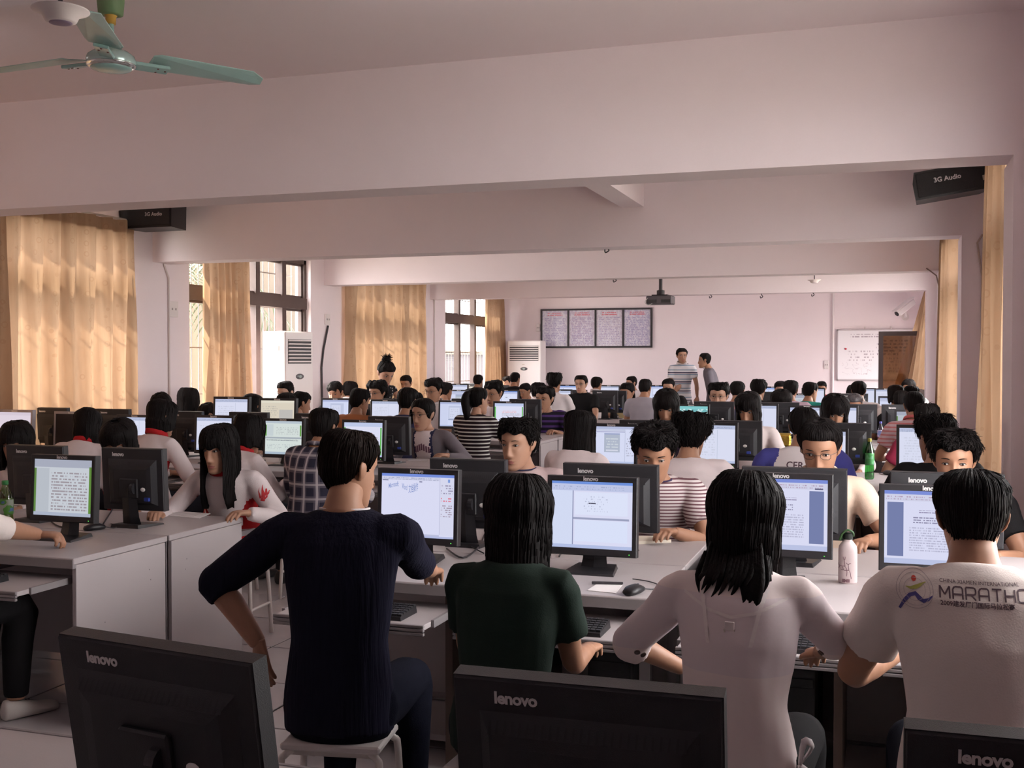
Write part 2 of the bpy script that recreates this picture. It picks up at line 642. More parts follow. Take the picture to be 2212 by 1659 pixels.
M_palm = mat('palm_leaf', (.026, .040, .012), .6, noise=.3, nscale=5)
M_trunk = mat('palm_trunk', (.03, .022, .016), .9, noise=.3, nscale=12)
t = thing('palm_tree', 'palm tree with drooping fronds outside the second window', 'tree', (-10.2, 14.4, -.5))
b = MB(); b.tube([(0, 0, 0), (.05, .05, 1.8), (0, .1, 3.6)], [.14, .11, .10], 10); b.obj('trunk', M_trunk, t)
for k in range(11):
    q = 2 * PI * k / 11 + .2
    L = 1.5 + .25 * (k % 3)
    b = MB()
    sp = [Vector((math.cos(q) * r * L, math.sin(q) * r * L + .1, 3.6 + .5 * r - 1.5 * r * r)) for r in (0, .2, .4, .6, .8, 1.0)]
    b.tube(sp, [.018, .016, .013, .010, .007, .003], 5, smooth=2)
    side = Vector((-math.sin(q), math.cos(q), 0))
    for r in range(3, 20):
        f = r / 20 * 5
        i0 = min(int(f), 4)
        p = sp[i0].lerp(sp[i0 + 1], f - i0)
        dd = (sp[i0 + 1] - sp[i0]).normalized()
        for sgn in (-1, 1):
            tip = p + side * sgn * (.42 - .012 * r) + dd * .16 + Vector((0, 0, -.16))
            mid = p.lerp(tip, .5) + Vector((0, 0, .03))
            wv = dd * .022
            b.add([p - wv * .3, p + wv * .3, mid + wv, mid - wv, tip, tip + Vector((0, 0, .003))],
                  [(0, 1, 2, 3), (3, 2, 5, 4)])
    b.obj('frond', M_palm, t)

# ------------------------------------------------------------------ curtains
def curtain_mat():
    m, nt, out = _new('tan_curtain')
    tc = N(nt, 'ShaderNodeTexCoord')
    sx = N(nt, 'ShaderNodeSeparateXYZ'); nt.links.new(tc.outputs['Object'], sx.inputs[0])
    v = N(nt, 'ShaderNodeTexVoronoi', Scale=8.5, Randomness=.55); v.feature = 'F1'
    nt.links.new(tc.outputs['Object'], v.inputs['Vector'])
    ring = math_n(nt, 'LESS_THAN', math_n(nt, 'ABSOLUTE', math_n(nt, 'SUBTRACT', v.outputs['Distance'], .2)), .045)
    nz = N(nt, 'ShaderNodeTexNoise', Scale=3.0, Detail=3.0)
    mp = N(nt, 'ShaderNodeMapping'); mp.inputs['Scale'].default_value = (1, 9, 1)
    nt.links.new(tc.outputs['Object'], mp.inputs['Vector']); nt.links.new(mp.outputs[0], nz.inputs['Vector'])
    c = mixc(nt, nz.outputs['Fac'], (.30, .185, .115), (.45, .305, .20))  # browner streaks down the cloth put fold shade into the colour
    c = mixc(nt, math_n(nt, 'MULTIPLY', math_n(nt, 'MULTIPLY', ring, nz.outputs['Fac']), .5), c, (.26, .13, .07))
    d = N(nt, 'ShaderNodeBsdfDiffuse'); nt.links.new(c, d.inputs[0])
    tr = N(nt, 'ShaderNodeBsdfTranslucent')
    c2 = mixc(nt, .45, c, (.70, .47, .31)); nt.links.new(c2, tr.inputs[0])
    mx = N(nt, 'ShaderNodeMixShader'); mx.inputs[0].default_value = .16
    nt.links.new(d.outputs[0], mx.inputs[1]); nt.links.new(tr.outputs[0], mx.inputs[2])
    nt.links.new(mx.outputs[0], out.inputs[0])
    return m
M_curt = curtain_mat()
M_rail = mat('curtain_rail', (.45, .38, .34), .5)
def curtain(x, y0t, y1t, y0b, y1b, z0, z1, folds, amp, label, seed=0, mid=None, rail=None, shiftx=0.0):
    y0t, y1t, y0b, y1b, z0, z1 = y0t * K, y1t * K, y0b * K, y1b * K, ZK(z0), ZK(z1)
    rail = rail and (rail[0] * K, rail[1] * K)
    mid = mid and (mid[0], mid[1] * K, mid[2] * K, mid[3])
    r = random.Random(seed)
    t = thing('curtain', label, 'curtain', (x, (y0t + y1t) / 2, z0))
    yc = (y0t + y1t) / 2
    nu, nv = max(folds * 10, 30), 22
    ph = [r.uniform(0, 6.28) for _ in range(4)]
    vs, fs = [], []
    for j in range(nv + 1):
        v = j / nv
        zz = z0 + (z1 - z0) * v
        a = y0b + (y0t - y0b) * v
        c = y1b + (y1t - y1b) * v
        if mid:                 # pinched at one height
            k = math.exp(-((v - mid[0]) / mid[3]) ** 2)
            a += (mid[1] - a) * k; c += (mid[2] - c) * k
        for i in range(nu + 1):
            u = i / nu
            w = u + .012 * math.sin(6.28 * 2.3 * u + ph[0]) + .01 * math.sin(6.28 * .9 * v + ph[1])
            f = math.sin(6.28 * folds * w + ph[2] + .5 * math.sin(3 * v + ph[3])) + .35 * math.sin(6.28 * folds * 2.1 * u + ph[1])
            dx = amp * f * (.65 + .45 * (1 - v)) + shiftx * (1 - v) * u
            vs.append((dx, a + (c - a) * u - yc, zz - z0))
    for j in range(nv):
        for i in range(nu):
            k = j * (nu + 1) + i
            fs.append((k, k + 1, k + nu + 2, k + nu + 1))
    b = MB(); b.add(vs, fs)
    b.obj('drape', M_curt, t, smooth=True)
    b = MB()
    b.add([(v[0] * 1.02 + .004, v[1], v[2] + .0) for v in vs[-2 * (nu + 1):]],
          [(i, i + 1, i + nu + 2, i + nu + 1) for i in range(nu)])
    b.obj('heading_tape', M_curt, t, smooth=True)
    if rail:
        b = MB(); b.tube([(0, rail[0] - yc, z1 - z0 + .012), (0, rail[1] - yc, z1 - z0 + .012)], .012, 8)
        b.obj('rail', M_rail, t)
    return t
curtain(XL + .10, 2.5, 5.15, 2.5, 5.15, .55, 2.83, 14, .035, 'tan patterned curtain beyond the left edge', 1, rail=(2.4, 5.2))
curtain(XL + .10, 6.62, 8.315, 6.62, 8.325, .5, 2.83, 8, .06, 'wide closed tan curtain glowing over the nearest left window', 2, rail=(5.8, 8.42))
curtain(XL + .15, 5.75, 6.72, 5.75, 6.74, .5, 2.84, 6, .06, 'overlapping curtain half at the left edge of the nearest window', 3)
curtain(XL + .13, 9.36, 10.12, 9.36, 10.30, .45, 2.80, 6, .08, 'gathered tan curtain in the half open second window', 4, mid=(.55, 9.40, 10.10, .5), rail=(9.2, 11.75))
curtain(XL + .11, 12.50, 15.02, 12.46, 15.02, .5, 2.81, 9, .065, 'closed tan curtain behind the woman with the hair bun', 5, rail=(12.5, 15.1))
curtain(XL + .13, 17.55, 18.35, 17.5, 18.62, .5, 2.80, 7, .05, 'gathered tan curtain at the far left corner window', 6, rail=(15.9, 18.4))
curtain(XR - .11, 5.95, 6.83, 5.92, 6.90, .4, 2.84, 5, .085, 'gathered tan curtain at the near right window', 7, rail=(5.8, 7.65))
curtain(XR - .11, 10.6, 11.95, 10.5, 12.0, .4, 2.83, 6, .08, 'gathered tan curtain at the second right window', 8, rail=(9.2, 11.9))
curtain(XR - .06, 16.5, 17.4, 15.9, 17.5, 1.2, 2.7, 6, .05, 'tan curtain billowing behind the open door', 9, shiftx=-.5)

# ------------------------------------------------------------------ wall things
M_blk = mat('black_plastic', (.012, .011, .013), .45, noise=.1, nscale=20)
M_white = mat('white_plastic', (.80, .76, .76), .4)
M_offw = mat('offwhite_metal', (.70, .64, .63), .45)
M_black = mat('frame_black', (.02, .016, .02), .5)
M_logo = mat('logo_silver', (.75, .73, .73), .35, metal=.2)

def speaker(p, rz, tilt, label, txt_x, hh=.11):
    t = thing('loudspeaker', label, 'speaker', p)
    t.rotation_euler = (tilt, 0, rz)
    b = MB()
    w, h, d = .31, hh, .17
    vs = []
    for y, k in ((-d, 1.0), (d, .8)):
        for (x, z) in ((-w, -h), (w * .97, -h), (w, h * .7), (w * .95, h), (-w * .95, h), (-w * 1.02, .2 * h)):
            vs.append((x * k, y, z))
    fs = [(0, 1, 2, 3, 4, 5), (11, 10, 9, 8, 7, 6)] + [(i, (i + 1) % 6 + 0, (i + 1) % 6 + 6, i + 6)[::-1] for i in range(6)]
    b.add(vs, fs); b.obj('cabinet', M_blk, t)
    b = MB(); b.box(-w * .93, w * .93, -d - .012, -d - .001, -h * .86, h * .86, .006)
    b.obj('grille', mat('speaker_grille', (.02, .018, .02), .8, bump=.6, bscale=260), t)
    me = text_mesh('3G Audio', .052, .0012); me.materials.append(mat('speaker_logo', (.62, .58, .6), .5))
    link('lettering', me, t, (txt_x, -d - .015, .02 if hh < .15 else -.03))
    if hh < .15:
        b = MB(); b.box(.20, .235, -d - .016, -d - .011, -.045, -.005, .002); b.obj('name_plate', mat('plate_tan', (.42, .33, .25), .5), t)
    b = MB(); b.box(-.05, .05, d - .02, d + .07, -.03, .09); b.obj('bracket', M_black, t)
    return t
sp = at(337, 462, 9.62); speaker((sp.x, 9.62, sp.z), rad(0), rad(0), 'black loudspeaker above the left curtain under the beam', .0, .16)
sp = at(2053, 398, 9.5); speaker((sp.x, 9.5, sp.z + .01), rad(8), 0, 'black loudspeaker at the top of the right pillar', -.16).rotation_euler = (0, rad(-9), rad(8))

def poster_board():
    a, c = at(1168, 668, YF - .03), at(1409, 751, YF - .03)
    w, h = c.x - a.x, a.z - c.z
    t = thing('notice_board', 'black framed row of four posters on the far wall', 'notice board', (a.x, YF - .035, c.z))
    b = MB(); b.box(0, w, .012, .03, 0, h); b.obj('backboard', M_black, t)
    s = .035
    b = MB(); b.box(0, w, -.012, .012, h - s, h); b.box(0, w, -.012, .012, 0, s)
    for k in range(5):
        x = s / 2 + (w - s) * k / 4
        b.box(x - s / 2, x + s / 2, -.012, .012, s, h - s)
    b.obj('frame', M_black, t)
    for k in range(4):
        x0, x1 = s + (w - s) * k / 4, (w - s) * (k + 1) / 4
        m = sheet_mat('poster_%d' % k, ((.50, .47, .60), (.52, .46, .57), (.54, .49, .58), (.47, .45, .60))[k],
                      [('scr', 0, 0, 1, 1, (.62, .60, .68), 5.0 + k, .05), ('txt', .2, .86, .8, .94, (.60, .18, .22), 1.4, 22, .42),
                       ('txt', .08, .06, .92, .82, (.34, .30, .48), 16, 26 + 3 * k, .5)], rough=.12)
        link('poster', quad_uv('poster', [(x0, .008, s), (x1, .008, s), (x1, .008, h - s), (x0, .008, h - s)], m), t)
poster_board()

def whiteboard():
    a, c = at(1808, 712, YF - .02), at(1998, 823, YF - .02)
    w, h = c.x - a.x, a.z - c.z
    t = thing('whiteboard', 'whiteboard covered in handwriting behind the open door', 'whiteboard', (a.x, YF - .03, c.z))
    m = sheet_mat('whiteboard_sheet', (.82, .80, .83),
                  [('txt', .15, .86, .55, .93, (.45, .40, .45), 1.3, 40, .47), ('txt', .12, .38, .42, .62, (.50, .46, .50), 4, 60, .53),
                   ('txt', .45, .5, .95, .84, (.30, .25, .30), 5, 34, .5), ('txt', .5, .15, .95, .48, (.45, .40, .45), 5, 44, .54),
                   ('scr', .05, .1, .4, .36, (.55, .5, .55), 9.0, .006), ('scr', .45, .5, .9, .85, (.4, .35, .4), 7.0, .006)], rough=.25)
    link('sheet', quad_uv('sheet', [(.02, 0, .02), (w - .02, 0, .02), (w - .02, 0, h - .02), (.02, 0, h - .02)], m), t)
    b = MB()
    for q in ((0, w, -.008, .012, 0, .022), (0, w, -.008, .012, h - .022, h), (0, .022, -.008, .012, 0, h), (w - .022, w, -.008, .012, 0, h)):
        b.box(*q)
    b.obj('frame', mat('alu_frame', (.55, .50, .52), .4, metal=.5), t)
    b = MB(); b.lathe([(.0, 0), (.018, 0), (.018, .012), (.012, .016)], 12, M=Matrix.Translation((.16, -.004, h - .36)) @ Matrix.Rotation(PI / 2, 4, 'X'))
    b.obj('magnet', mat('magnet_red', (.55, .05, .08), .4), t)
    for fx in (.32, .62, .9):
        b = MB(); b.box(w * fx - .012, w * fx + .012, -.006, .01, h, h + .05); b.obj('hanger', M_pipe, t)
whiteboard()

# open glass door at the far right
def door():
    a = at(1898, 716, 19.6); c = at(1998, 716, 19.6)
    w, h = c.x - a.x, a.z
    root = bpy.data.objects.new('door_1', None); COL.objects.link(root); root.location = (a.x, 19.6, 0); root['kind'] = 'structure'
    root['label'] = 'open brown framed glass door leaf in front of the whiteboard'
    s = .075
    M_d = mat('door_brown', (.055, .035, .032), .45, noise=.1, nscale=9)
    b = MB(); b.box(0, s, -.025, .025, .01, h); b.box(w - s, w, -.025, .025, .01, h)
    b.box(s, w - s, -.025, .025, h - s, h); b.box(s, w - s, -.025, .025, .01, .25)
    b.obj('stile_frame', M_d, root)
    b = MB(); b.box(s, w - s, -.004, .004, .25, h - s)
    b.obj('pane', glassy('brown_glass', (.42, .30, .21), .08), root)
    for sg in (-1, 1):
        b = MB(); b.tube([(.035, .025 * sg, 1.02), (.035, .07 * sg, 1.02), (.10, .07 * sg, 1.02)], .011, 8); b.obj('handle', mat('chrome', (.75, .75, .78), .2, metal=1.0), root)
door()

# picture frame on the right wall, between pillar and curtain
t = thing('wall_frame', 'narrow looking dark framed notice on the right wall', 'picture frame', (XR - .02, 8.92, 1.69))
b = MB()
for q in ((-.015, .015, 0, .65, 0, .035), (-.015, .015, 0, .65, .765, .80), (-.015, .015, 0, .035, 0, .8), (-.015, .015, .615, .65, 0, .8)):
    b.box(*q)
b.obj('frame', mat('frame_plum', (.10, .045, .07), .5), t)
b = MB(); b.box(.0, .012, .035, .615, .035, .765); b.obj('sheet', mat('notice_grey', (.55, .53, .58), .25), t)

def projector():
    p = at(1427, 648, 16.3)
    t = thing('projector', 'dark ceiling projector on a pole before the far wall', 'projector', (p.x, 16.3, p.z))
    M_p = mat('projector_grey', (.10, .09, .10), .5)
    b = MB(); b.box(-.165, .165, -.12, .12, -.06, .05, .012); b.obj('body', M_p, t)
    b = MB(); b.lathe([(.04, 0), (.045, .03), (.036, .035)], 16, M=Matrix.Translation((-.10, .125, 0)) @ Matrix.Rotation(-PI / 2, 4, 'X')); b.obj('lens', M_blk, t)
    b = MB(); b.box(-.15, -.03, -.128, -.12, -.04, .0); b.box(.03, .15, -.128, -.12, -.04, .0); b.obj('vent', mat('vent_dark', (.03, .028, .03), .6), t)
    b = MB(); b.box(-.10, .10, -.08, .08, .05, .065); b.lathe([(.05, .065), (.05, .12), (.02, .13)], 14); b.obj('mount_plate', M_black, t)
    b = MB(); b.tube([(0, 0, .12), (0, 0, (ZC - p.z) / 1.17)], .022, 10); b.obj('pole', M_black, t); t.scale = (1.17, 1.17, 1.17)
    b = MB(); b.tube([(-.14, -.12, .02), (-.17, -.15, -.03), (-.13, -.16, -.07), (-.08, -.14, -.05)], .005, 6, smooth=3); b.obj('cable', mat('cable_grey', (.5, .47, .47), .6), t)
projector()

def camera_cctv():
    p = at(1955, 664, YF - .28)
    t = thing('security_camera', 'white bullet camera on the far wall above the door', 'camera', tuple(p))
    M = Matrix.Rotation(rad(35), 4, 'Z') @ Matrix.Rotation(rad(-14), 4, 'Y')
    M = Matrix.Rotation(rad(215), 4, 'Z') @ Matrix.Rotation(rad(34), 4, 'Y')
    b = MB(); b.box(-.15, .15, -.05, .05, -.045, .045, .015, M); b.obj('housing', M_white, t)
    b = MB(); b.box(-.17, .18, -.058, .058, .045, .055, .004, M); b.obj('sunshade', M_white, t)
    b = MB(); b.lathe([(.035, 0), (.035, .01)], 14, M=M @ Matrix.Translation((.15, 0, 0)) @ Matrix.Rotation(PI / 2, 4, 'Y')); b.obj('lens', M_blk, t)
    b = MB(); b.tube([(0, 0, -.04), (.01, .06, -.11), (.01, .26, -.12)], .018, 8, smooth=2); b.obj('bracket', M_offw, t)
    b = MB(); b.lathe([(.05, 0), (.05, .02)], 14, M=Matrix.Translation((.01, .255, -.12)) @ Matrix.Rotation(-PI / 2, 4, 'X')); b.obj('mount', M_offw, t)
    t.scale = (1.35, 1.0, 1.35)
camera_cctv()

def dish(px, py, Y, r, label, ztop):
    p = at(px, py, Y)
    t = thing('pendant_disc', label, 'ceiling fitting', tuple(p))
    b = MB(); b.lathe([(.001, -r * .42), (r * .42, -r * .42), (r * .55, -r * .36), (r * .66, -r * .12), (r * .98, 0), (r, .02 * r), (r * .98, .06 * r), (r * .5, .10 * r), (.01, .12 * r)], 36)
    b.obj('saucer', mat('saucer_white', (.80, .72, .70), .5), t, True)
    b = MB(); b.lathe([(r * .30, -r * .445), (r * .40, -r * .43), (r * .40, -r * .41)], 28); b.obj('sensor_ring', mat('ring_grey', (.25, .18, .26), .5), t, True)
    b = MB(); b.tube([(0, 0, .1 * r), (0, 0, ztop - p.z)], .006, 8); b.obj('stem', M_cable, t)
dish(131, 24, 3.0 * .80, .073, 'white saucer shaped fitting beside the ceiling fan', ZC)
dish(1759, 605, 15.6, .092, 'small white saucer fitting hanging before the far wall', ZC)

def fan():
    hub = at(240, 131, 4.47)
    t = thing('ceiling_fan', 'pale green three bladed ceiling fan at top left', 'fan', tuple(hub))
    M_fan = mat('fan_green', (.33, .50, .48), .35, noise=.12, nscale=9)
    M_fanc = mat('fan_cap', (.30, .48, .46), .25)
    M_gr = mat('fan_canopy', (.16, .26, .13), .5, noise=.3, nscale=14)
    b = MB(); b.lathe([(.001, -.042), (.05, -.042), (.078, -.036), (.086, -.028)], 40); b.obj('hub_cover', M_fanc, t, True)
    b = MB(); b.lathe([(.086, -.03), (.098, -.018), (.1, 0), (.094, .018), (.07, .036), (.03, .05), (.02, .06)], 40); b.obj('motor', mat('fan_motor', (.40, .55, .53), .18, metal=.3), t, True)
    b = MB(); b.lathe([(.088, -.031), (.1, -.02), (.1, -.017), (.0885, -.028)], 40); b.obj('trim_ring', mat('fan_chrome', (.7, .75, .74), .15, metal=.9), t, True)
    t.scale = (1.16, 1.16, 1.16)
    zt = (ZC - hub.z) / 1.16
    b = MB(); b.tube([(0, 0, .05), (0, 0, zt - .08)], .0125, 10); b.obj('down_rod', M_fanc, t, True)
    b = MB(); b.lathe([(.02, zt - .14), (.022, zt - .11), (.03, zt - .10)], 14); b.obj('rubber_bush', mat('bush_ochre', (.50, .30, .05), .6), t, True)
    b = MB(); b.lathe([(.03, zt - .105), (.05, zt - .10), (.055, zt - .05), (.058, zt)], 24); b.obj('canopy', M_gr, t, True)
    for k, az in enumerate((36, 281, 159)):
        q = rad(az) + YAW
        Mz = Matrix.Rotation(q, 4, 'Z') @ Matrix.Rotation(rad(-11), 4, 'X')
        M0 = Matrix.Rotation(q, 4, 'Z')
        b = MB()
        pts = [(.16, -.066), (.19, -.076), (.60, -.068), (.655, -.038), (.66, .01), (.63, .062), (.19, .074), (.16, .06)]
        vs = [Mz @ Vector((x, y, z + .02 - .018 * math.cos(y / .06 * 1.4))) for z in (-.0015, .0015) for x, y in pts]
        n = len(pts)
        b.add(vs, [tuple(range(n))[::-1], tuple(range(n, 2 * n))] + [(i, (i + 1) % n, (i + 1) % n + n, i + n) for i in range(n)])
        bl = b.obj('blade', M_fan, t)
        b = MB(); b.box(.08, .24, -.03, .03, -.008, .006, .003, Mz @ Matrix.Translation((0, 0, -.004))); b.obj('blade_arm', M_fanc, bl)
        for (x, y) in ((.19, -.015), (.19, .02), (.225, 0)):
            b = MB(); b.ell(tuple(Mz @ Vector((x, y, -.012))), (.005, .005, .004), 8, 5); b.obj('rivet', mat('rust', (.10, .04, .04), .6), bl)
fan()

def air_con(px0, px1, ptop, Y, rz, label, depth=.36):
    a, c = at(px0, ptop, Y), at(px1, ptop, Y)
    w = (c.x - a.x); h = a.z
    t = thing('air_conditioner', label, 'air conditioner', ((a.x + c.x) / 2, Y, 0), rz)
    return t, w, h
M_ac = mat('ac_white', (.80, .75, .745), .4)
def build_ac(t, w, h, d):
    b = MB(); b.box(-w / 2, w / 2, 0, d, .02, h, .015); b.obj('cabinet', M_ac, t)
    b = MB(); b.box(-w / 2 + .03, w / 2 - .03, -.012, .002, .06, h * .55, .01); b.obj('lower_panel', M_ac, t)
    g0, g1 = h - .40, h - .10
    b = MB(); b.box(-w / 2 + .05, w / 2 - .05, -.006, .004, g0, g1); b.obj('grille_recess', mat('ac_dark', (.05, .045, .05), .6), t)
    for k in range(7):
        z = g0 + .02 + (g1 - g0 - .04) * k / 6
        b = MB(); b.box(-w / 2 + .05, w / 2 - .05, -.022, -.004, z - .007, z + .007, 0, Matrix.Translation((0, 0, z)) @ Matrix.Rotation(rad(-20), 4, 'X') @ Matrix.Translation((0, 0, -z)))
        b.obj('louvre', M_ac, t)
    b = MB(); b.ell((0, -.003, h - .56), (.075, .012, .035), 20, 8); b.obj('control_panel', mat('ac_panel', (.10, .10, .11), .25), t, True)
    b = MB(); b.ell((0, -.012, h - .56), (.03, .008, .02), 12, 6); b.obj('display', mat('ac_display', (.35, .42, .40), .25), t, True)
    b = MB(); b.box(-w / 2 + .01, w / 2 - .01, .02, d - .02, 0, .02); b.obj('plinth', M_blk, t)
a, c = at(1094, 736, 20.9), at(1166, 736, 20.9)
t = thing('air_conditioner', 'white cabinet air conditioner in the far left corner', 'air conditioner', ((a.x + c.x) / 2 + .02, 20.9, 0))
build_ac(t, c.x - a.x, a.z, .36)
b = MB(); b.box(-.035, .015, -.012, -.006, a.z - .48, a.z - .47); b.obj('label_strip', mat('strip_tan', (.5, .4, .3), .5), t)
a = at(640, 716, 12.2)
t = thing('air_conditioner', 'white cabinet air conditioner in front of the second window', 'air conditioner', (-6.86, 12.2, 0), rad(78))
build_ac(t, .52, a.z, .38)
b = MB(); b.box(-.264, -.258, .10, .20, a.z - .24, a.z - .18); b.obj('sticker', mat('sticker_red', (.65, .35, .28), .5), t)

# conduits, sockets, hanging hooks
def conduit(name, pts, r, label, m=None):
    b = MB(); b.tube(pts, r, 8)
    return tag(b.obj(name, m or M_pipe), label, 'conduit')
conduit('conduit', [(XL + .012, 8.86 * K, ZC), (XL + .012, 8.86 * K, ZK(2.5)), (XL + .012, 8.93 * K, ZK(2.38)), (XL + .012, 8.93 * K, .3)], .010, 'pale cable conduit on the pillar right of the near left curtain')
conduit('conduit', [(XL + .012, 15.5 * K, ZB), (XL + .012, 15.5 * K, .3)], .012, 'pale conduit between the closed curtain and the far left window')
conduit('conduit', [(XRC + .16, BY[2] - .01, ZB), (XRC + .12, BY[2] - .015, 2.58), (XRC + .16, BY[2] - .012, 2.3), (XRC + .16, BY[2] - .012, .3)], .008, 'thin cable running down from the right loudspeaker', mat('cable_tan', (.42, .32, .27), .6))
conduit('conduit', [(XRC - .14, BY[3] - .012, ZB + .03), (XRC - .03, BY[3] - .012, ZB - .06), (XRC + .02, BY[3] - .012, ZB - .28), (XRC + .03, BY[3] - .012, .3)], .008, 'dark cable curving down the second right pillar', mat('cable_brown', (.22, .15, .14), .6))
conduit('conduit', [(XL + .02, 12.10 * K, ZK(2.02)), (XL + .02, 11.98 * K, 1.75), (XL + .02, 11.93 * K, 1.5), (XL + .02, 11.96 * K, .3)], .014, 'black cable hanging beside the air conditioner', M_cable)
p0 = at(1800, 640, YF - .02)
conduit('conduit', [(p0.x, YF - .02, ZC), (p0.x, YF - .02, .3)], .022, 'white conduit down the far wall left of the whiteboard', mat('conduit_pale', (.72, .66, .67), .6))
def socket(p, w, h, label, ax='x'):
    t = thing('wall_socket', label, 'socket', p)
    b = MB()
    if ax == 'x':
        b.box(0, .02, -w / 2, w / 2, -h / 2, h / 2, .004)
    else:
        b.box(-w / 2, w / 2, -.02, 0, -h / 2, h / 2, .004)
    b.obj('plate', M_offw, t)
    b = MB()
    for k in (-1, 1):
        if ax == 'x':
            b.box(.02, .024, k * w * .2 - .01, k * w * .2 + .01, -.012, .012)
        else:
            b.box(k * w * .2 - .01, k * w * .2 + .01, -.024, -.02, -.012, .012)
    b.obj('outlet', mat('outlet_grey', (.35, .3, .3), .5), t)
p0 = at(346, 668, 8.97 * K); socket((XL, 9.0 * K, p0.z), .16, .17, 'white junction box on the left wall conduit')
p0 = at(700, 690, 12.1 * K); socket((XL, 12.1 * K, p0.z), .14, .15, 'white power socket beside the black hanging cable')
p0 = at(1791, 788, YF); socket((p0.x - .05, YF, p0.z), .08, .16, 'small switch box left of the whiteboard', 'y')
p0 = at(1163, 708, YF); socket((p0.x, YF, p0.z), .08, .14, 'small switch box left of the poster board', 'y')
def hook(px, py, Y, label):
    p = at(px, py, Y)
    zt = ZB
    zt = max(zt, p.z + .05)
    b = MB(); b.tube([(p.x, Y, zt), (p.x, Y, p.z + .03), (p.x + .02, Y, p.z), (p.x - .015, Y, p.z - .02), (p.x - .02, Y, p.z + .01)], .006, 6, smooth=3)
    tag(b.obj('ceiling_hook', M_cable), label, 'hook')
hook(1311, 541, BY[2] + .2, 'small wire hook under the second beam')
hook(1328, 606, BY[3] + .2, 'wire hook hanging left of the projector')
hook(1535, 641, BY[4] + .1, 'short hook over the standing men')
hook(1645, 641, BY[4] + .1, 'short hook right of the standing men')
hook(1756, 637, BY[4] + .1, 'short hook below the far saucer fitting')

# fluorescent battens: one over the front row, the rest unseen, added for brightness
M_tube = emit('tube_glow', (1.0, .93, .97), 11.0)
M_tube2 = emit('added_far_glow', (1.0, .93, .97), 24.0)  # stronger glow for the added far battens, to brighten the far wall
def batten(x, y, label):
    t = thing('ceiling_lamp', label, 'ceiling lamp', (x, y, ZC), 0, 'fluorescent ceiling battens')
    b = MB(); b.box(-.63, .63, -.04, .04, -.05, 0, .006); b.obj('batten', M_white, t)
    b = MB(); b.tube([(-.59, 0, -.075), (.59, 0, -.075)], .016, 10); b.obj('tube', M_tube2 if y > 18 else M_tube, t, True)
    for s in (-1, 1):
        b = MB(); b.box(s * .60 - .012, s * .60 + .012, -.018, .018, -.095, -.045, .003); b.obj('lamp_holder', M_white, t)
for x, y, lb in ((-1.85, 4.55, 'white fluorescent batten over the front row, above the view'), (-5.2, 4.55, 'added unseen fluorescent batten left of the ceiling fan, above the view'),
                 (-1.85, 8.2, 'added unseen fluorescent batten between the first two beams'), (-5.2, 8.2, 'added unseen fluorescent batten between the first two beams, window side'), (-1.85, 12.0, 'added unseen fluorescent batten between the second and third beams'),
                 (-5.2, 12.0, 'added unseen fluorescent batten between the second and third beams, window side'), (-1.85, 15.9, 'added unseen fluorescent batten between the third and fourth beams'), (-5.2, 15.9, 'added unseen fluorescent batten between the third and fourth beams, window side'),
                 (-.6, 19.3, 'added unseen fluorescent batten before the whiteboard'), (-2.6, 19.3, 'added unseen fluorescent batten before the far wall'), (-5.0, 19.3, 'added unseen fluorescent batten before the far wall, window side'),
                 (-1.85, .4, 'added unseen fluorescent batten behind the camera'), (-5.2, .4, 'added unseen fluorescent batten near the back left')):
    batten(x, y, lb)
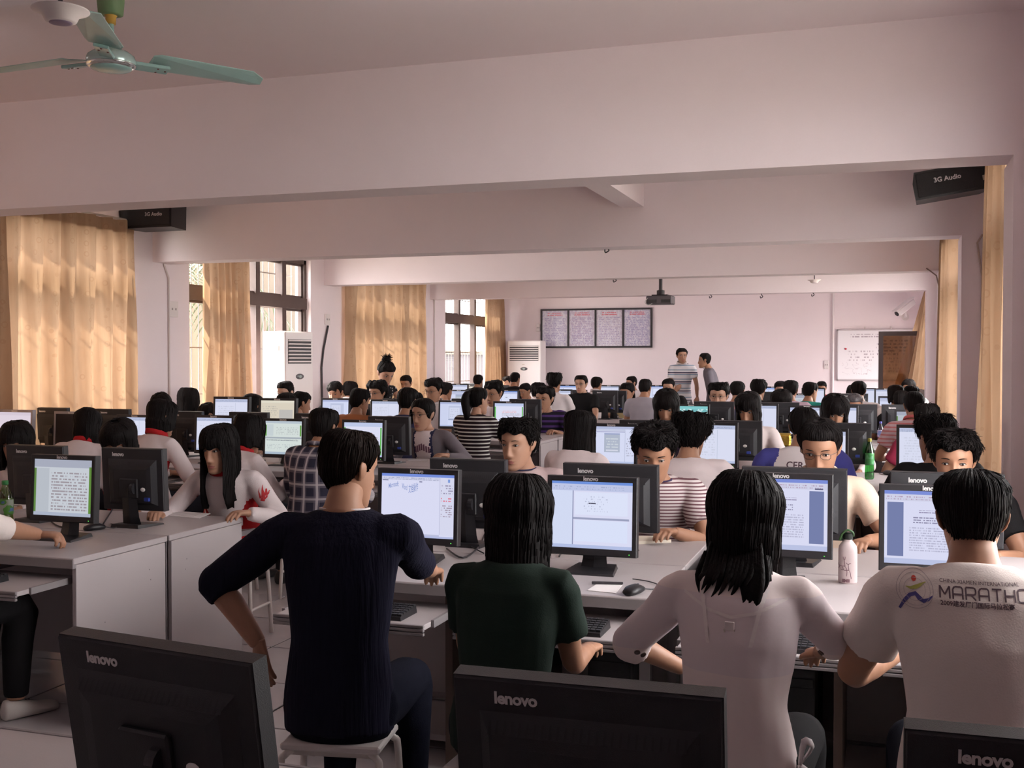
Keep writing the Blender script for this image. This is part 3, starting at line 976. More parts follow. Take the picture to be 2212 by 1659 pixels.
# ------------------------------------------------------------------ desks
M_top = mat('desk_top', (.43, .385, .39), .42, noise=.04, nscale=5, bump=.03, bscale=200)
M_edge = mat('desk_edge', (.27, .24, .245), .5)
M_panel = mat('desk_panel', (.42, .375, .38), .55, noise=.03, nscale=3)
M_leg = mat('desk_leg', (.27, .245, .25), .45, metal=.2)
M_brown = mat('desk_brown', (.10, .065, .05), .6)
M_dark = mat('dark_hole', (.02, .018, .018), .8)
ROWY = [0.67, 3.92, 7.54, 11.16, 14.78, 18.40]
DZ, DD = .74, .665
def desk(w, style, trays):
    """user's edge at y = 0, back at y = DD, x from 0 to w"""
    t = bpy.data.objects.new('computer_desk', None); COL.objects.link(t)
    b = MB(); b.box(0, w, 0, DD - .003, DZ - .028, DZ, .003); b.obj('worktop', M_top, t)
    b = MB(); b.box(.002, w - .002, -.004, .02, DZ - .045, DZ - .004, .002); b.obj('front_rail', M_edge, t)
    if style == 'panel':
        for x in (.0, w - .022):
            b = MB(); b.box(x, x + .022, .015, DD - .02, .0, DZ - .03, .002); p = b.obj('end_panel', M_panel, t)
            b = MB()
            for (yy, zz) in ((.10, .36), (.20, .42), (.14, .30), (.15, .24), (.52, .70 - .1), (.53, .55)):
                b.ell((x + .011, yy, zz), (.013, .006, .006), 8, 5)
            o = b.obj('screw_holes', M_dark, p); o['kind'] = 'stuff'
    else:
        for x in (.02, w - .06):
            b = MB(); b.box(x, x + .04, .03, .07, 0, DZ - .03); b.obj('leg', M_leg, t)
            b = MB(); b.box(x, x + .04, DD - .08, DD - .04, 0, DZ - .03); b.obj('leg', M_leg, t)
            b = MB(); b.box(x + .005, x + .035, .07, DD - .08, .06, .10); b.box(x + .005, x + .035, .07, DD - .08, DZ - .09, DZ - .045); b.obj('side_rail', M_leg, t)
        b = MB(); b.box(w * .42, w * .42 + .03, .08, DD - .06, 0, DZ - .03); b.obj('divider', M_brown, t)
        b = MB(); b.box(.06, w - .06, .20, DD - .06, .06, .085); b.obj('shelf', M_panel, t)
    b = MB(); b.box(.03, w - .03, DD - .035, DD - .018, .12, DZ - .03); b.obj('back_panel', M_panel, t)
    for (x0, x1) in trays:
        b = MB(); b.box(x0, x1, -.27, .10, .625, .645, .002); tr = b.obj('keyboard_tray', M_top, t)
        b = MB()
        for k in range(3):
            b.box(x0 - .004, x1 + .004, -.282, -.268, .608 + k * .014, .619 + k * .014, .002)
        b.obj('tray_edge', M_leg, tr)
        for xa in (x0 - .012, x1):
            b = MB(); b.box(xa, xa + .012, -.2, .4, .622, .65); b.obj('tray_slide', M_leg, tr)
    return t
WL = 1.31
desks = {}
def put_desk(kind, w, style, trays, loc, rz, label):
    if kind not in desks:
        t = desk(w, style, trays)
        t.location = loc; t.rotation_euler = (0, 0, rz)
        tag(t, label, 'desk', 'computer desks in back to back rows')
        desks[kind] = t
    else:
        dup(desks[kind], loc, rz, label, 'computer desks in back to back rows')
RN = ['nearest', 'first full', 'second', 'third', 'fourth', 'farthest']
for r, ty in enumerate(ROWY):
    xs = [(-2.22, 'inner', 'C', 1.45), (-.70, 'right hand', 'D', 1.31)]
    if r > 0:
        xs = [(-3.31 - 3 * WL - .02, 'window side', 'L', WL), (-3.31 - 2 * WL - .01, 'middle left', 'L', WL), (-3.31 - WL, 'aisle side', 'L', WL)] + xs
    for (x, nm, kind, w) in xs:
        if r == 3 and nm == 'window side':
            continue        # the air conditioner stands there
        st = 'panel' if kind == 'L' else 'legs'
        if kind == 'L' and r == 3:
            x -= .10
        h = w / 2
        trays = [(.06, h - .06), (h + .06, w - .06)]
        put_desk(kind, w, st, trays, (x, ty, 0), 0, 'grey topped computer desk, %s desk of the %s row, near side' % (nm, RN[r]))
        if True:
            put_desk(kind, w, st, trays, (x + w, ty + 2 * DD + .01, 0), PI, 'grey topped computer desk, %s desk of the %s row, far side' % (nm, RN[r]))

# ------------------------------------------------------------------ screens (what each display shows)
W_ = (.62, .63, .80)
BAR = (.42, .46, .66)
SCR = {
 'wordart': (W_, [('r', 0, .955, 1, 1, (.16, .24, .62)), ('r', 0, .90, .80, .955, (.55, .56, .72)), ('txt', .02, .905, .78, .95, (.30, .32, .45), 2, 90, .5),
                  ('r', .01, .885, .09, .897, (.12, .12, .22)), ('r', .52, .872, .56, .885, (.12, .12, .22)), ('r', .80, .06, .806, .97, (.42, .43, .60)), ('r', .806, .05, 1, .95, (.60, .61, .76)),
                  ('txt', .82, .70, .98, .86, (.30, .28, .40), 4, 40, .5), ('txt', .82, .58, .96, .66, (.65, .18, .25), 2, 40, .48), ('txt', .82, .34, .97, .54, (.33, .28, .36), 6, 40, .5),
                  ('r', .0, .03, .80, .055, (.45, .47, .64)), ('r', 0, 0, 1, .03, (.40, .44, .66)), ('r', .91, .88, .94, .93, (.20, .30, .62))]),
 'panes': (W_, [('r', 0, .96, 1, 1, (.14, .25, .62)), ('r', 0, .86, 1, .96, (.46, .50, .70)), ('txt', .02, .88, .9, .945, (.34, .38, .56), 2, 60, .55), ('r', 0, .05, .26, .86, (.58, .63, .80)),
                ('r', .26, .05, .272, .86, (.22, .24, .38)), ('r', .29, .50, .94, .84, (.64, .68, .84)), ('r', .29, .10, .94, .42, (.62, .67, .84)), ('r', .272, .43, .96, .46, (.30, .32, .46)),
                ('r', .46, .665, .55, .685, (.08, .08, .12)), ('txt', .4, .55, .7, .80, (.45, .48, .62), 7, 50, .58), ('r', 0, 0, 1, .05, (.40, .46, .68))]),
 'margins': (W_, [('r', 0, .95, 1, 1, (.18, .24, .60)), ('r', 0, .86, 1, .95, (.56, .57, .72)), ('txt', .02, .875, .95, .94, (.40, .30, .42), 2, 80, .52), ('r', .03, .10, .20, .84, (.16, .19, .36)),
                  ('r', .80, .10, .96, .84, (.16, .19, .36)), ('txt', .36, .70, .66, .74, (.30, .28, .42), 1.2, 60, .4), ('txt', .30, .56, .62, .66, (.25, .24, .36), 3, 60, .45),
                  ('txt', .26, .18, .74, .52, (.42, .42, .56), 10, 80, .47), ('r', 0, 0, 1, .07, (.44, .48, .68)), ('r', .86, .86, .95, .88, (.12, .12, .2))]),
 'green': ((.50, .53, .58), [('r', 0, .86, 1, 1, (.34, .36, .44)), ('r', 0, .06, .035, .84, (.10, .20, .05)), ('r', .95, .06, .99, .88, (.10, .22, .04)), ('r', .035, .06, .26, .84, (.42, .45, .50)),
                ('txt', .30, .10, .92, .80, (.30, .27, .30), 13, 30, .47), ('r', 0, 0, 1, .06, (.36, .40, .50))]),
 'split': ((.58, .64, .62), [('r', 0, .93, 1, 1, (.42, .48, .54)), ('r', 0, .55, .035, .88, (.10, .28, .05)), ('r', .945, .55, .985, .88, (.10, .28, .05)), ('r', .035, .55, .22, .9, (.50, .56, .58)),
                ('r', 0, .47, 1, .52, (.34, .38, .42)), ('txt', .03, .41, .9, .45, (.20, .22, .25), 1.2, 70, .42), ('txt', .3, .6, .9, .84, (.44, .48, .48), 5, 30, .5), ('txt', .05, .15, .9, .32, (.42, .46, .48), 4, 34, .52), ('r', 0, 0, 1, .07, (.36, .44, .52))]),
 'dialog': ((.60, .63, .80), [('r', 0, .93, 1, 1, (.40, .44, .62)), ('r', 0, .87, .8, .93, (.50, .53, .68)), ('r', .02, .845, .8, .86, (.20, .20, .36)), ('r', .33, .30, .68, .80, (.38, .42, .52)), ('r', .33, .78, .68, .82, (.30, .34, .52)),
                ('txt', .37, .42, .64, .72, (.52, .56, .62), 4, 22, .45), ('r', .37, .33, .64, .37, (.58, .6, .7)), ('r', .79, .05, .80, .9, (.42, .45, .60)), ('txt', .82, .2, .97, .78, (.36, .37, .48), 9, 36, .52), ('r', 0, 0, 1, .05, (.42, .48, .68))]),
 'window': ((.58, .62, .80), [('r', 0, .92, 1, 1, (.38, .42, .62)), ('r', .0, .05, .28, .90, (.54, .58, .76)), ('r', .30, .28, .82, .86, (.46, .50, .66)), ('r', .34, .34, .70, .78, (.58, .61, .76)), ('r', .30, .26, .82, .29, (.24, .28, .42)),
                ('txt', .36, .4, .68, .74, (.48, .5, .64), 5, 30, .5), ('r', 0, 0, 1, .05, (.38, .44, .64))]),
 'white': ((.62, .64, .78), [('r', 0, .90, 1, 1, (.42, .46, .62)), ('txt', .03, .91, .95, .97, (.3, .33, .45), 2, 60, .5), ('r', .62, .05, .63, .88, (.46, .5, .62)), ('txt', .08, .2, .58, .8, (.54, .56, .68), 9, 36, .5), ('r', 0, 0, 1, .06, (.42, .48, .66))]),
 'redtext': ((.64, .65, .80), [('r', 0, .88, 1, 1, (.46, .52, .72)), ('r', 0, .05, .04, .86, (.12, .42, .10)), ('r', .94, .05, .98, .86, (.12, .42, .10)), ('txt', .25, .62, .75, .72, (.70, .42, .46), 2, 30, .45), ('txt', .25, .5, .9, .58, (.45, .42, .5), 1.5, 34, .42), ('r', 0, 0, 1, .05, (.4, .46, .68))]),
 'teal': ((.16, .42, .44), [('r', 0, .88, 1, 1, (.20, .50, .52)), ('scr', .0, .1, 1, .9, (.45, .66, .66), 4.0, .06), ('r', .5, .6, .75, .75, (.40, .58, .62))]),
 'pale': ((.62, .56, .46), [('r', 0, .92, 1, 1, (.66, .62, .52)), ('txt', .05, .3, .5, .85, (.48, .44, .38), 8, 30, .5), ('r', .55, .2, .95, .7, (.46, .44, .42))]),
 'pink': ((.66, .58, .66), [('r', 0, .9, 1, 1, (.6, .52, .6))]),
 'off': ((.07, .052, .052), []),
}
def screen_mat(k):
    return sheet_mat('screen_' + k, SCR[k][0], SCR[k][1], glow=1.0) if k != 'off' else mat('screen_off', (.045, .035, .035), .25)

# ------------------------------------------------------------------ monitors
M_mon = mat('monitor_black', (.016, .015, .018), .42, noise=.15, nscale=60, bump=.15, bscale=500)
M_mon2 = mat('monitor_back', (.020, .019, .023), .55, noise=.1, nscale=60, bump=.2, bscale=600)
M_grey = mat('monitor_silver', (.36, .33, .35), .4)
M_led = emit('power_led', (.15, .9, .12), .9)
M_badge = mat('badge_silver', (.78, .76, .74), .35)
M_blue = mat('plug_blue', (.03, .06, .35), .45)
lg_me = text_mesh('lenovo', .024, .0007, space=.95); lg_me.materials.append(M_logo)
lgb_me = text_mesh('lenovo', .0275, .0009, .0007, space=.95); lgb_me.materials.append(M_logo)
MON = {}
def monitor_meshes(w, h, silver):
    key = (w, silver)
    if key in MON:
        return MON[key]
    D = {}
    fm = M_grey if silver else M_mon
    bz = .0195
    b = MB()        # bezel ring, chamfered, front at y=-.02
    o_ = [(-w / 2, 0), (w / 2, 0), (w / 2, h), (-w / 2, h)]
    i_ = [(-w / 2 + bz, bz + .010), (w / 2 - bz, bz + .010), (w / 2 - bz, h - bz - .003), (-w / 2 + bz, h - bz - .003)]
    c = .003
    def ins(p, e):
        return (p[0] - e * (1 if p[0] > 0 else -1), p[1] + (e if p[1] < h / 2 else -e))
    rings = [[(p[0], .018, p[1]) for p in o_], [(p[0], -.017, p[1]) for p in o_], [(ins(p, c)[0], -.02, ins(p, c)[1]) for p in o_],
             [(p[0], -.02, p[1]) for p in i_], [(p[0], -.0155, p[1]) for p in i_]]
    vs = [q for r in rings for q in r]
    fs = []
    for k in range(len(rings) - 1):
        for j in range(4):
            fs.append((k * 4 + j, k * 4 + (j + 1) % 4, (k + 1) * 4 + (j + 1) % 4, (k + 1) * 4 + j)[::-1])
    fs.append((0, 1, 2, 3)[::-1])
    b.add(vs, fs)
    D['bezel'] = b.mesh('bezel', fm)
    D['scr'] = [(i_[0][0], -.0158, i_[0][1]), (i_[1][0], -.0158, i_[1][1]), (i_[2][0], -.0158, i_[2][1]), (i_[3][0], -.0158, i_[3][1])]
    b = MB()        # stepped back shell
    def rect(x0, x1, z0, z1, y):
        return [(x0, y, z0), (x1, y, z0), (x1, y, z1), (x0, y, z1)]
    R = [rect(-w / 2 + .001, w / 2 - .001, .001, h - .001, .017), rect(-w / 2 + .004, w / 2 - .004, .004, h - .004, .024), rect(-w / 2 + .035, w / 2 - .045, .03, h - .055, .026),
         rect(-w / 2 + .06, w / 2 - .065, .045, h - .085, .046), rect(-w / 2 + .085, w / 2 - .09, .06, h - .105, .050)]
    vs = [q for r in R for q in r]
    fs = []
    for k in range(len(R) - 1):
        for j in range(4):
            fs.append((k * 4 + j, k * 4 + (j + 1) % 4, (k + 1) * 4 + (j + 1) % 4, (k + 1) * 4 + j))
    fs.append((len(R) * 4 - 4, len(R) * 4 - 3, len(R) * 4 - 2, len(R) * 4 - 1))
    b.add(vs, fs)
    D['back_shell'] = b.mesh('back_shell', M_mon2)
    b = MB()
    y1, y2 = .0275, .0445
    for k in range(26):         # vent ribs on the sloping step
        x = -w / 2 + .055 + (w - .12) * k / 25
        b.add([(x - .0018, .0285, h - .060), (x + .0018, .0285, h - .060), (x + .0018, .0470, h - .083), (x - .0018, .0470, h - .083),
               (x - .0018, .0262, h - .058), (x + .0018, .0262, h - .058)], [(0, 3, 2, 1), (4, 0, 1, 5)])
    D['vent_ribs'] = b.mesh('vent_ribs', mat('rib_black', (.010, .010, .012), .5))
    b = MB(); b.box(-.055, .055, .048, .062, .07, .17, .004); b.lathe([(.028, 0), (.028, .02)], 14, M=Matrix.Translation((-.05, .058, .12)) @ Matrix.Rotation(PI / 2, 4, 'Y') @ Matrix.Translation((0, 0, .01)))
    D['hinge'] = b.mesh('hinge', M_mon)
    b = MB(); b.ell((-w * .22, .052, .115), (.015, .004, .011), 16, 6)
    D['badge'] = b.mesh('badge', M_badge, True)
    b = MB(); b.box(-w * .28 - .016, -w * .28 + .016, .042, .058, .055, .075, .003)
    D['plug'] = b.mesh('plug', M_blue)
    b = MB(); b.ell((w / 2 - .03, -.0205, .012), (.003, .001, .002), 8, 5)
    D['power_light'] = b.mesh('power_light', M_led)
    MON[key] = D
    return D
b = MB()        # neck: sloping slab, hinge block
b.loft([((0, .035, .012), (.056, 0, 0), (0, .012, .004)), ((0, .045, .05), (.05, 0, 0), (0, .011, .004)), ((0, .058, .16), (.045, 0, 0), (0, .010, .003)), ((0, .060, .20), (.044, 0, 0), (0, .010, .003))], 4)
neck_me = b.mesh('neck', M_mon)
b = MB()
b.add([(-.11, -.085, 0), (.11, -.085, 0), (.085, .10, 0), (-.085, .10, 0), (-.105, -.08, .008), (.105, -.08, .008), (.08, .095, .018), (-.08, .095, .018)],
      [(0, 3, 2, 1), (4, 5, 6, 7), (0, 1, 5, 4), (1, 2, 6, 5), (2, 3, 7, 6), (3, 0, 4, 7)])
base_me = b.mesh('base', M_mon)
def monitor(px, py, Y, face, scr, label, wide=False, silver=False, rz=0.0, tilt=0.0, zd=DZ):
    p = at(px, py, Y)
    while p.x < XL + .28:
        Y -= .05; p = at(px, py, Y)
    w, h = (.432, .300) if wide else (.376, .322)
    D = monitor_meshes(w, h, silver)
    z0 = max(.045, p.z - zd - h)
    back = face == 'B'
    t = thing('monitor', label, 'monitor', (p.x, Y, zd), rz + (PI if back else 0), 'black computer monitors on the desks')
    M = Vector((0, 0, z0))
    for k in ('bezel', 'back_shell'):
        o = link(k, D[k], t, M)
        o.rotation_euler = (-tilt, 0, 0)
        if k == 'bezel':
            bez = o
        else:
            shell = o
    link('screen', screen_me(D, scr, w), bez)
    link('power_light', D['power_light'], bez)
    link('logo', lg_me, bez, (-.036, -.0206, h - .0115))
    o = link('logo', lgb_me, shell, (w / 2 - .085, .0252, h - .032)); o.rotation_euler = (0, 0, PI)
    o.location.x = w / 2 - .07
    link('vent_ribs', D['vent_ribs'], shell)['kind'] = 'stuff'
    link('badge', D['badge'], shell)
    link('hinge', D['hinge'], shell)
    link('plug', D['plug'], shell)
    o = link('neck', neck_me, t); o.scale = (1, 1, max(.6, (z0 + .12) / .20))
    link('base', base_me, t)
    return t
_SM = {}
def screen_me(D, k, w):
    if (k, w) not in _SM:
        _SM[(k, w)] = quad_uv('screen', D['scr'], screen_mat(k))
    return _SM[(k, w)]

def Fy(r): return ROWY[r] + .43
def By(r): return ROWY[r] + 2 * DD - .43
MF = [  # px centre, py top, row, screen, label
 (903, 1013, 1, 'wordart', 'black monitor showing word art, in front of the navy sweater person'),
 (1279, 1029, 1, 'panes', 'black monitor with a pale blue two pane screen right of the green shirt person'),
 (1690, 1022, 1, 'margins', 'black monitor showing a blue margined document before the white blouse person'),
 (2015, 1049, 1, 'margins', 'black monitor with document half hidden by the marathon shirt person'),
 (137, 983, 1, 'green', 'black monitor with green edged text at the left desk by the bare forearm'),
 (33, 885, 2, 'pink', 'silver edged monitor with blank pink screen at the left frame edge', 's'),
 (155, 889, 2, 'off', 'silver edged monitor switched off, left of the stooping red and white jacket', 's'),
 (292, 896, 2, 'white', 'black monitor lit behind the bowed girl in white jacket, left desks'),
 (463, 897, 2, 'white', 'black monitor with pale document above the long haired jacket girl'),
 (613, 904, 2, 'split', 'black monitor with green edged split document left of the plaid shirt'),
 (785, 907, 2, 'redtext', 'black monitor with green edged page behind the navy sweater head'),
 (1322, 915, 2, 'dialog', 'black monitor showing a grey dialog box, right of the long haired girl'),
 (1537, 912, 2, 'white', 'black monitor glowing right of the curly head in white tee'),
 (1772, 925, 2, 'white', 'black monitor mostly hidden behind the man with glasses'),
 (2000, 918, 2, 'white', 'black monitor lit before the black shirt person at right'),
 (500, 857, 3, 'white', 'black monitor with white page under the gathered window curtain'),
 (600, 860, 3, 'pale', 'black monitor with pale yellow page behind the headset girl'),
 (725, 860, 3, 'window', 'black monitor with grey window left of the orange collared back'),
 (833, 863, 3, 'white', 'black monitor with white page right of the orange collared back'),
 (981, 865, 3, 'window', 'black monitor with nested window left of the black and white stripes'),
 (1100, 867, 3, 'redtext', 'black monitor with red text and green edges right of the striped back'),
 (1494, 873, 3, 'teal', 'black monitor with teal picture behind the curly head'),
 (1641, 872, 3, 'white', 'black monitor with white strip beside the white cardigan girl'),
 (1744, 876, 3, 'white', 'black monitor partly hidden by the bowed girl, right desks'),
 (1812, 876, 3, 'white', 'black monitor showing a thin white strip right of the bowed girl'),
 (1976, 885, 3, 'green', 'black monitor with green edge before the pink striped shirt'),
 (992, 842, 4, 'dialog', 'black monitor with white page beside the ponytail head, fourth row'),
 (1094, 842, 4, 'panes', 'black monitor with blue page in the fourth row, left of the purple shirt'),
 (1208, 841, 4, 'white', 'black monitor with bright page right of the purple shirt boy'),
 (1730, 850, 4, 'green', 'black monitor with green edge beside the teal shirt, fourth row'),
 (1757, 838, 5, 'white', 'narrow view of a lit monitor behind the teal shirt, farthest row'),
 (1866, 838, 5, 'white', 'lit monitor under the far whiteboard, farthest row'),
 (1915, 839, 5, 'white', 'lit monitor left of the glass door, farthest row'),
 (1930, 856, 4, 'dialog', 'small lit monitor before the glass door, fourth row'),
 (990, 829, 5, 'white', 'bright monitor below the far left barred window, farthest row'),
 (1226, 831, 5, 'panes', 'bright monitor top left of the far glasses boy, farthest row'),
 (1316, 832, 5, 'white', 'bright monitor behind the yellow tee girl, farthest row'),
 (1420, 832, 5, 'panes', 'bright monitor right of the grey tee back, farthest row'),
 (1671, 835, 5, 'panes', 'bright monitor right of centre under the white wall, farthest row'),
]
for m in MF:
    monitor(m[0], m[1], 8.68 if m[0] in (500, 600) else Fy(m[2]), 'F', m[3], m[4], silver=len(m) > 5, tilt=rad(3))
MBK = [  # px centre, py top, row, wide, label
 (385, 1372, 0, 1, 'large black monitor back at bottom left with silver lettering'),
 (1281, 1447, 0, 1, 'large black monitor back at bottom centre with silver lettering'),
 (2300, 1565, 0, 1, 'black monitor back cut off at the bottom right corner'),
 (1015, 990, 1, 0, 'black monitor back left of the boy looking at the camera'),
 (1321, 1001, 1, 1, 'wide black monitor back before the striped tee man'),
 (1716, 1009, 1, 1, 'wide black monitor back before the man with glasses'),
 (2044, 1020, 1, 1, 'black monitor back behind the marathon shirt head'),
 (85, 961, 1, 0, 'black monitor back before the girl at the left edge'),
 (294, 967, 1, 0, 'black monitor back with round badge before the bowed white jacket girl'),
 (114, 880, 2, 0, 'black monitor back against the glowing left curtain'),
 (247, 883, 2, 0, 'black monitor back below the left curtain, right of the dark hair'),
 (402, 888, 2, 0, 'black monitor back with round badge right of the red collared back'),
 (541, 890, 2, 0, 'black monitor back above the second red collared back'),
 (683, 893, 2, 0, 'black monitor back hidden behind the plaid shirt head'),
 (843, 899, 2, 0, 'black monitor back with badge left of the grey hoodie girl'),
 (1399, 907, 2, 1, 'black monitor back behind the striped tee man, second row'),
 (1584, 908, 2, 1, 'black monitor back with badge right of the curly head'),
 (1816, 913, 2, 1, 'black monitor back with badge right of the glasses man'),
 (860, 861, 3, 0, 'dark monitor back under the polka dot woman, third row'),
 (1010, 861, 3, 0, 'dark monitor back behind the ponytail, third row'),
 (1136, 862, 3, 0, 'dark monitor back with badge left of the purple shirt boy'),
 (1543, 867, 3, 1, 'dark monitor back below the glasses boy, third row'),
 (1682, 869, 3, 1, 'dark monitor back with badge right of the white cardigan girl'),
 (1848, 873, 3, 1, 'dark monitor back below the bowed grey haired man'),
 (1952, 874, 3, 1, 'dark monitor back with lettering left of the pink striped shirt'),
 (1022, 828, 5, 0, 'small dark monitor back below the far left window'),
 (1242, 842, 4, 0, 'dark monitor back left of the boy with glasses and lanyard'),
 (1308, 843, 4, 0, 'dark monitor with stand left of the yellow tee girl'),
 (1327, 844, 4, 0, 'dark monitor overlapping behind it, left of the yellow tee girl'),
 (1645, 846, 4, 0, 'dark monitor back behind the red glasses girl, fourth row'),
 (1844, 850, 4, 0, 'dark monitor back under the whiteboard, fourth row'),
 (1080, 832, 5, 0, 'small dark monitor in front of the far corner air conditioner'),
]
for m in MBK:
    Y = By(m[2]) if m[2] > 0 else (1.62 if m[0] == 385 else 1.72)
    if m[0] == 541:
        Y -= .22
    if m[4].startswith('dark monitor overlapping'):
        Y += .16
    monitor(m[0], m[1], Y, 'B', 'off', m[4], wide=bool(m[3]), rz=rad(-8 if m[0] == 385 else 1) if m[2] == 0 else 0, tilt=rad(9) if m[2] == 0 else rad(3))

# lettering shown on the first word processor screen
p = at(903, 1013, Fy(1))
for (tx, dx, dz, sz, sq) in (('Microsoft', -.1365, .248, .030, .40), ('Word', -.074, .245, .034, .30), ('文档操作', -.043, .238, .040, .28)):
    me = text_mesh(tx, sz, .0003, squash=sq); me.materials.append(emit('wordart_blue', (.26, .34, .66), .8))
    for v in me.vertices:
        v.co.z += .006 * math.sin((v.co.x + dx) * 60 + 1)
    scr = [o for o in bpy.data.objects if o.name.startswith('screen') and o.parent and o.parent.parent and o.parent.parent.get('label', '').startswith('black monitor showing word art')][0]
    link('word_art', me, scr.parent, (dx, -.0162, dz))

# ------------------------------------------------------------------ stools
M_stool = mat('stool_white', (.62, .575, .56), .5)
M_sleg = mat('stool_leg', (.66, .61, .58), .4)
def stool():
    t = bpy.data.objects.new('stool', None); COL.objects.link(t)
    b = MB(); b.box(-.155, .155, -.115, .115, .425, .448, .006); b.obj('seat', M_stool, t)
    for s in (-1, 1):
        b = MB()
        b.tube([(-.12 * s, -.095, .425), (-.145 * s, -.10, .405), (-.155 * s, -.11, .36), (-.17 * s, -.125, .012)], .0115, 8, smooth=3); b.obj('leg', M_sleg, t, True)
        b = MB()
        b.tube([(-.12 * s, .095, .425), (-.145 * s, .10, .405), (-.155 * s, .11, .36), (-.17 * s, .125, .012)], .0115, 8, smooth=3); b.obj('leg', M_sleg, t, True)
        b = MB(); b.tube([(-.164 * s, -.118, .19), (-.164 * s, .118, .19)], .008, 6); b.obj('stretcher', M_sleg, t)
    b = MB(); b.box(-.135, .135, -.09, .09, .405, .425); b.obj('seat_frame', M_sleg, t)
    return t
_st = []
def put_stool(x, y, rz, label):
    if not _st:
        t = stool(); t.location = (x, y, 0); t.rotation_euler = (0, 0, rz)
        tag(t, label, 'stool', 'white metal stools'); _st.append(t); return t
    return dup(_st[0], (x, y, 0), rz, label, 'white metal stools')

# ------------------------------------------------------------------ keyboards, mice, towers
def keyboard(x, y, label):
    t = thing('keyboard', label, 'keyboard', (x, y, .645), 0, 'black keyboards on the sliding trays')
    b = MB()
    b.add([(-.22, -.075, 0), (.22, -.075, 0), (.22, .075, 0), (-.22, .075, 0), (-.217, -.072, .014), (.217, -.072, .014), (.217, .072, .028), (-.217, .072, .028)],
          [(0, 3, 2, 1), (4, 5, 6, 7), (0, 1, 5, 4), (1, 2, 6, 5), (2, 3, 7, 6), (3, 0, 4, 7)])
    b.obj('case', M_blk, t)
    b = MB()
    for r in range(6):
        for c in range(21):
            xx, yy = -.205 + c * .0202, -.06 + r * .0225
            zz = .014 + .014 * (yy + .072) / .144
            b.box(xx, xx + .0165, yy, yy + .018, zz, zz + .007)
    o = b.obj('keys', mat('key_black', (.02, .019, .021), .5), t); o['kind'] = 'stuff'
def mouse(p, rz, label, cord=None):
    t = thing('mouse', label, 'mouse', tuple(p), rz, 'black computer mice')
    b = MB(); b.loft([((0, y, .012 + .006 * math.sin((y + .055) / .11 * PI)), (w, 0, 0), (0, 0, hh)) for (y, w, hh) in ((-.055, .010, .006), (-.048, .024, .012), (-.02, .031, .018), (.02, .030, .018), (.045, .024, .012), (.054, .012, .006))], 14)
    b.obj('shell', M_blk, t, True)
    b = MB(); b.box(-.0035, .0035, .015, .035, .028, .034, .001); b.obj('wheel', mat('wheel_grey', (.12, .12, .13), .4), t)
    if cord:
        b = MB(); b.tube(cord, .0022, 6, smooth=4); b.obj('cord', M_cable, t)
kx = [-1.88, -1.13, -.40, .22]
for i, (x, lb) in enumerate(zip(kx, ('black keyboard on the tray before the navy sweater person', 'black keyboard on the tray right of the green shirt person', 'black keyboard under the white blouse sleeve', 'black keyboard hidden before the marathon shirt person'))):
    keyboard(x, ROWY[1] - .16, lb)
keyboard(-3.80, ROWY[1] - .16, 'black keyboard on the tray of the left desk')
mp = atz(1370, 1283, DZ); mouse((mp.x, mp.y, DZ), rad(-15), 'black mouse on the desk right of the green shirt person', [(0, .05, .012), (.03, .10, .004), (.02, .17, .004), (-.05, .22, .004), (-.12, .22, .006)])
mp = atz(1919, 1026, DZ); mouse((mp.x, mp.y, DZ), rad(30), 'black mouse beside the green bottle, second row', [(0, .05, .012), (-.02, .1, .004), (.05, .16, .004), (.14, .17, .004)])
mp = atz(196, 1147, DZ); mouse((mp.x, mp.y + .03, DZ), rad(-30), 'black mouse at the foot of the left monitor', [(0, .05, .012), (.02, .09, .004), (-.05, .14, .004), (-.12, .13, .006)])
mp = atz(312, 1098, DZ); mouse((mp.x, mp.y, DZ), rad(160), 'black mouse behind the left badge monitor', [(0, .05, .012), (.02, .09, .004), (.08, .12, .004)])
def tower(x, y, label):
    t = thing('computer_tower', label, 'computer', (x, y, .09), 0, 'black computer towers below the desks')
    b = MB(); b.box(-.09, .09, -.19, .19, 0, .40, .006); b.obj('case', M_blk, t)
    b = MB(); b.box(-.085, .085, -.203, -.19, .01, .39, .005); f = b.obj('front_panel', mat('tower_front', (.018, .017, .02), .35), t)
    b = MB(); b.ell((.06, -.204, .05), (.013, .004, .016), 12, 6); b.obj('sticker', mat('sticker_pale', (.55, .60, .70), .4), f)
    b = MB(); b.box(-.075, .075, -.207, -.202, .32, .355, .002); b.obj('drive_door', M_mon, f)
for x, lb in ((-1.37, 'black computer tower under the desk right of the stool'), (-.98, 'black computer tower behind the green shirt person'), (-.30, 'black computer tower under the desk right of the white blouse'), (.20, 'black computer tower under the right hand front desk')):
    tower(x, ROWY[1] + .40, lb)

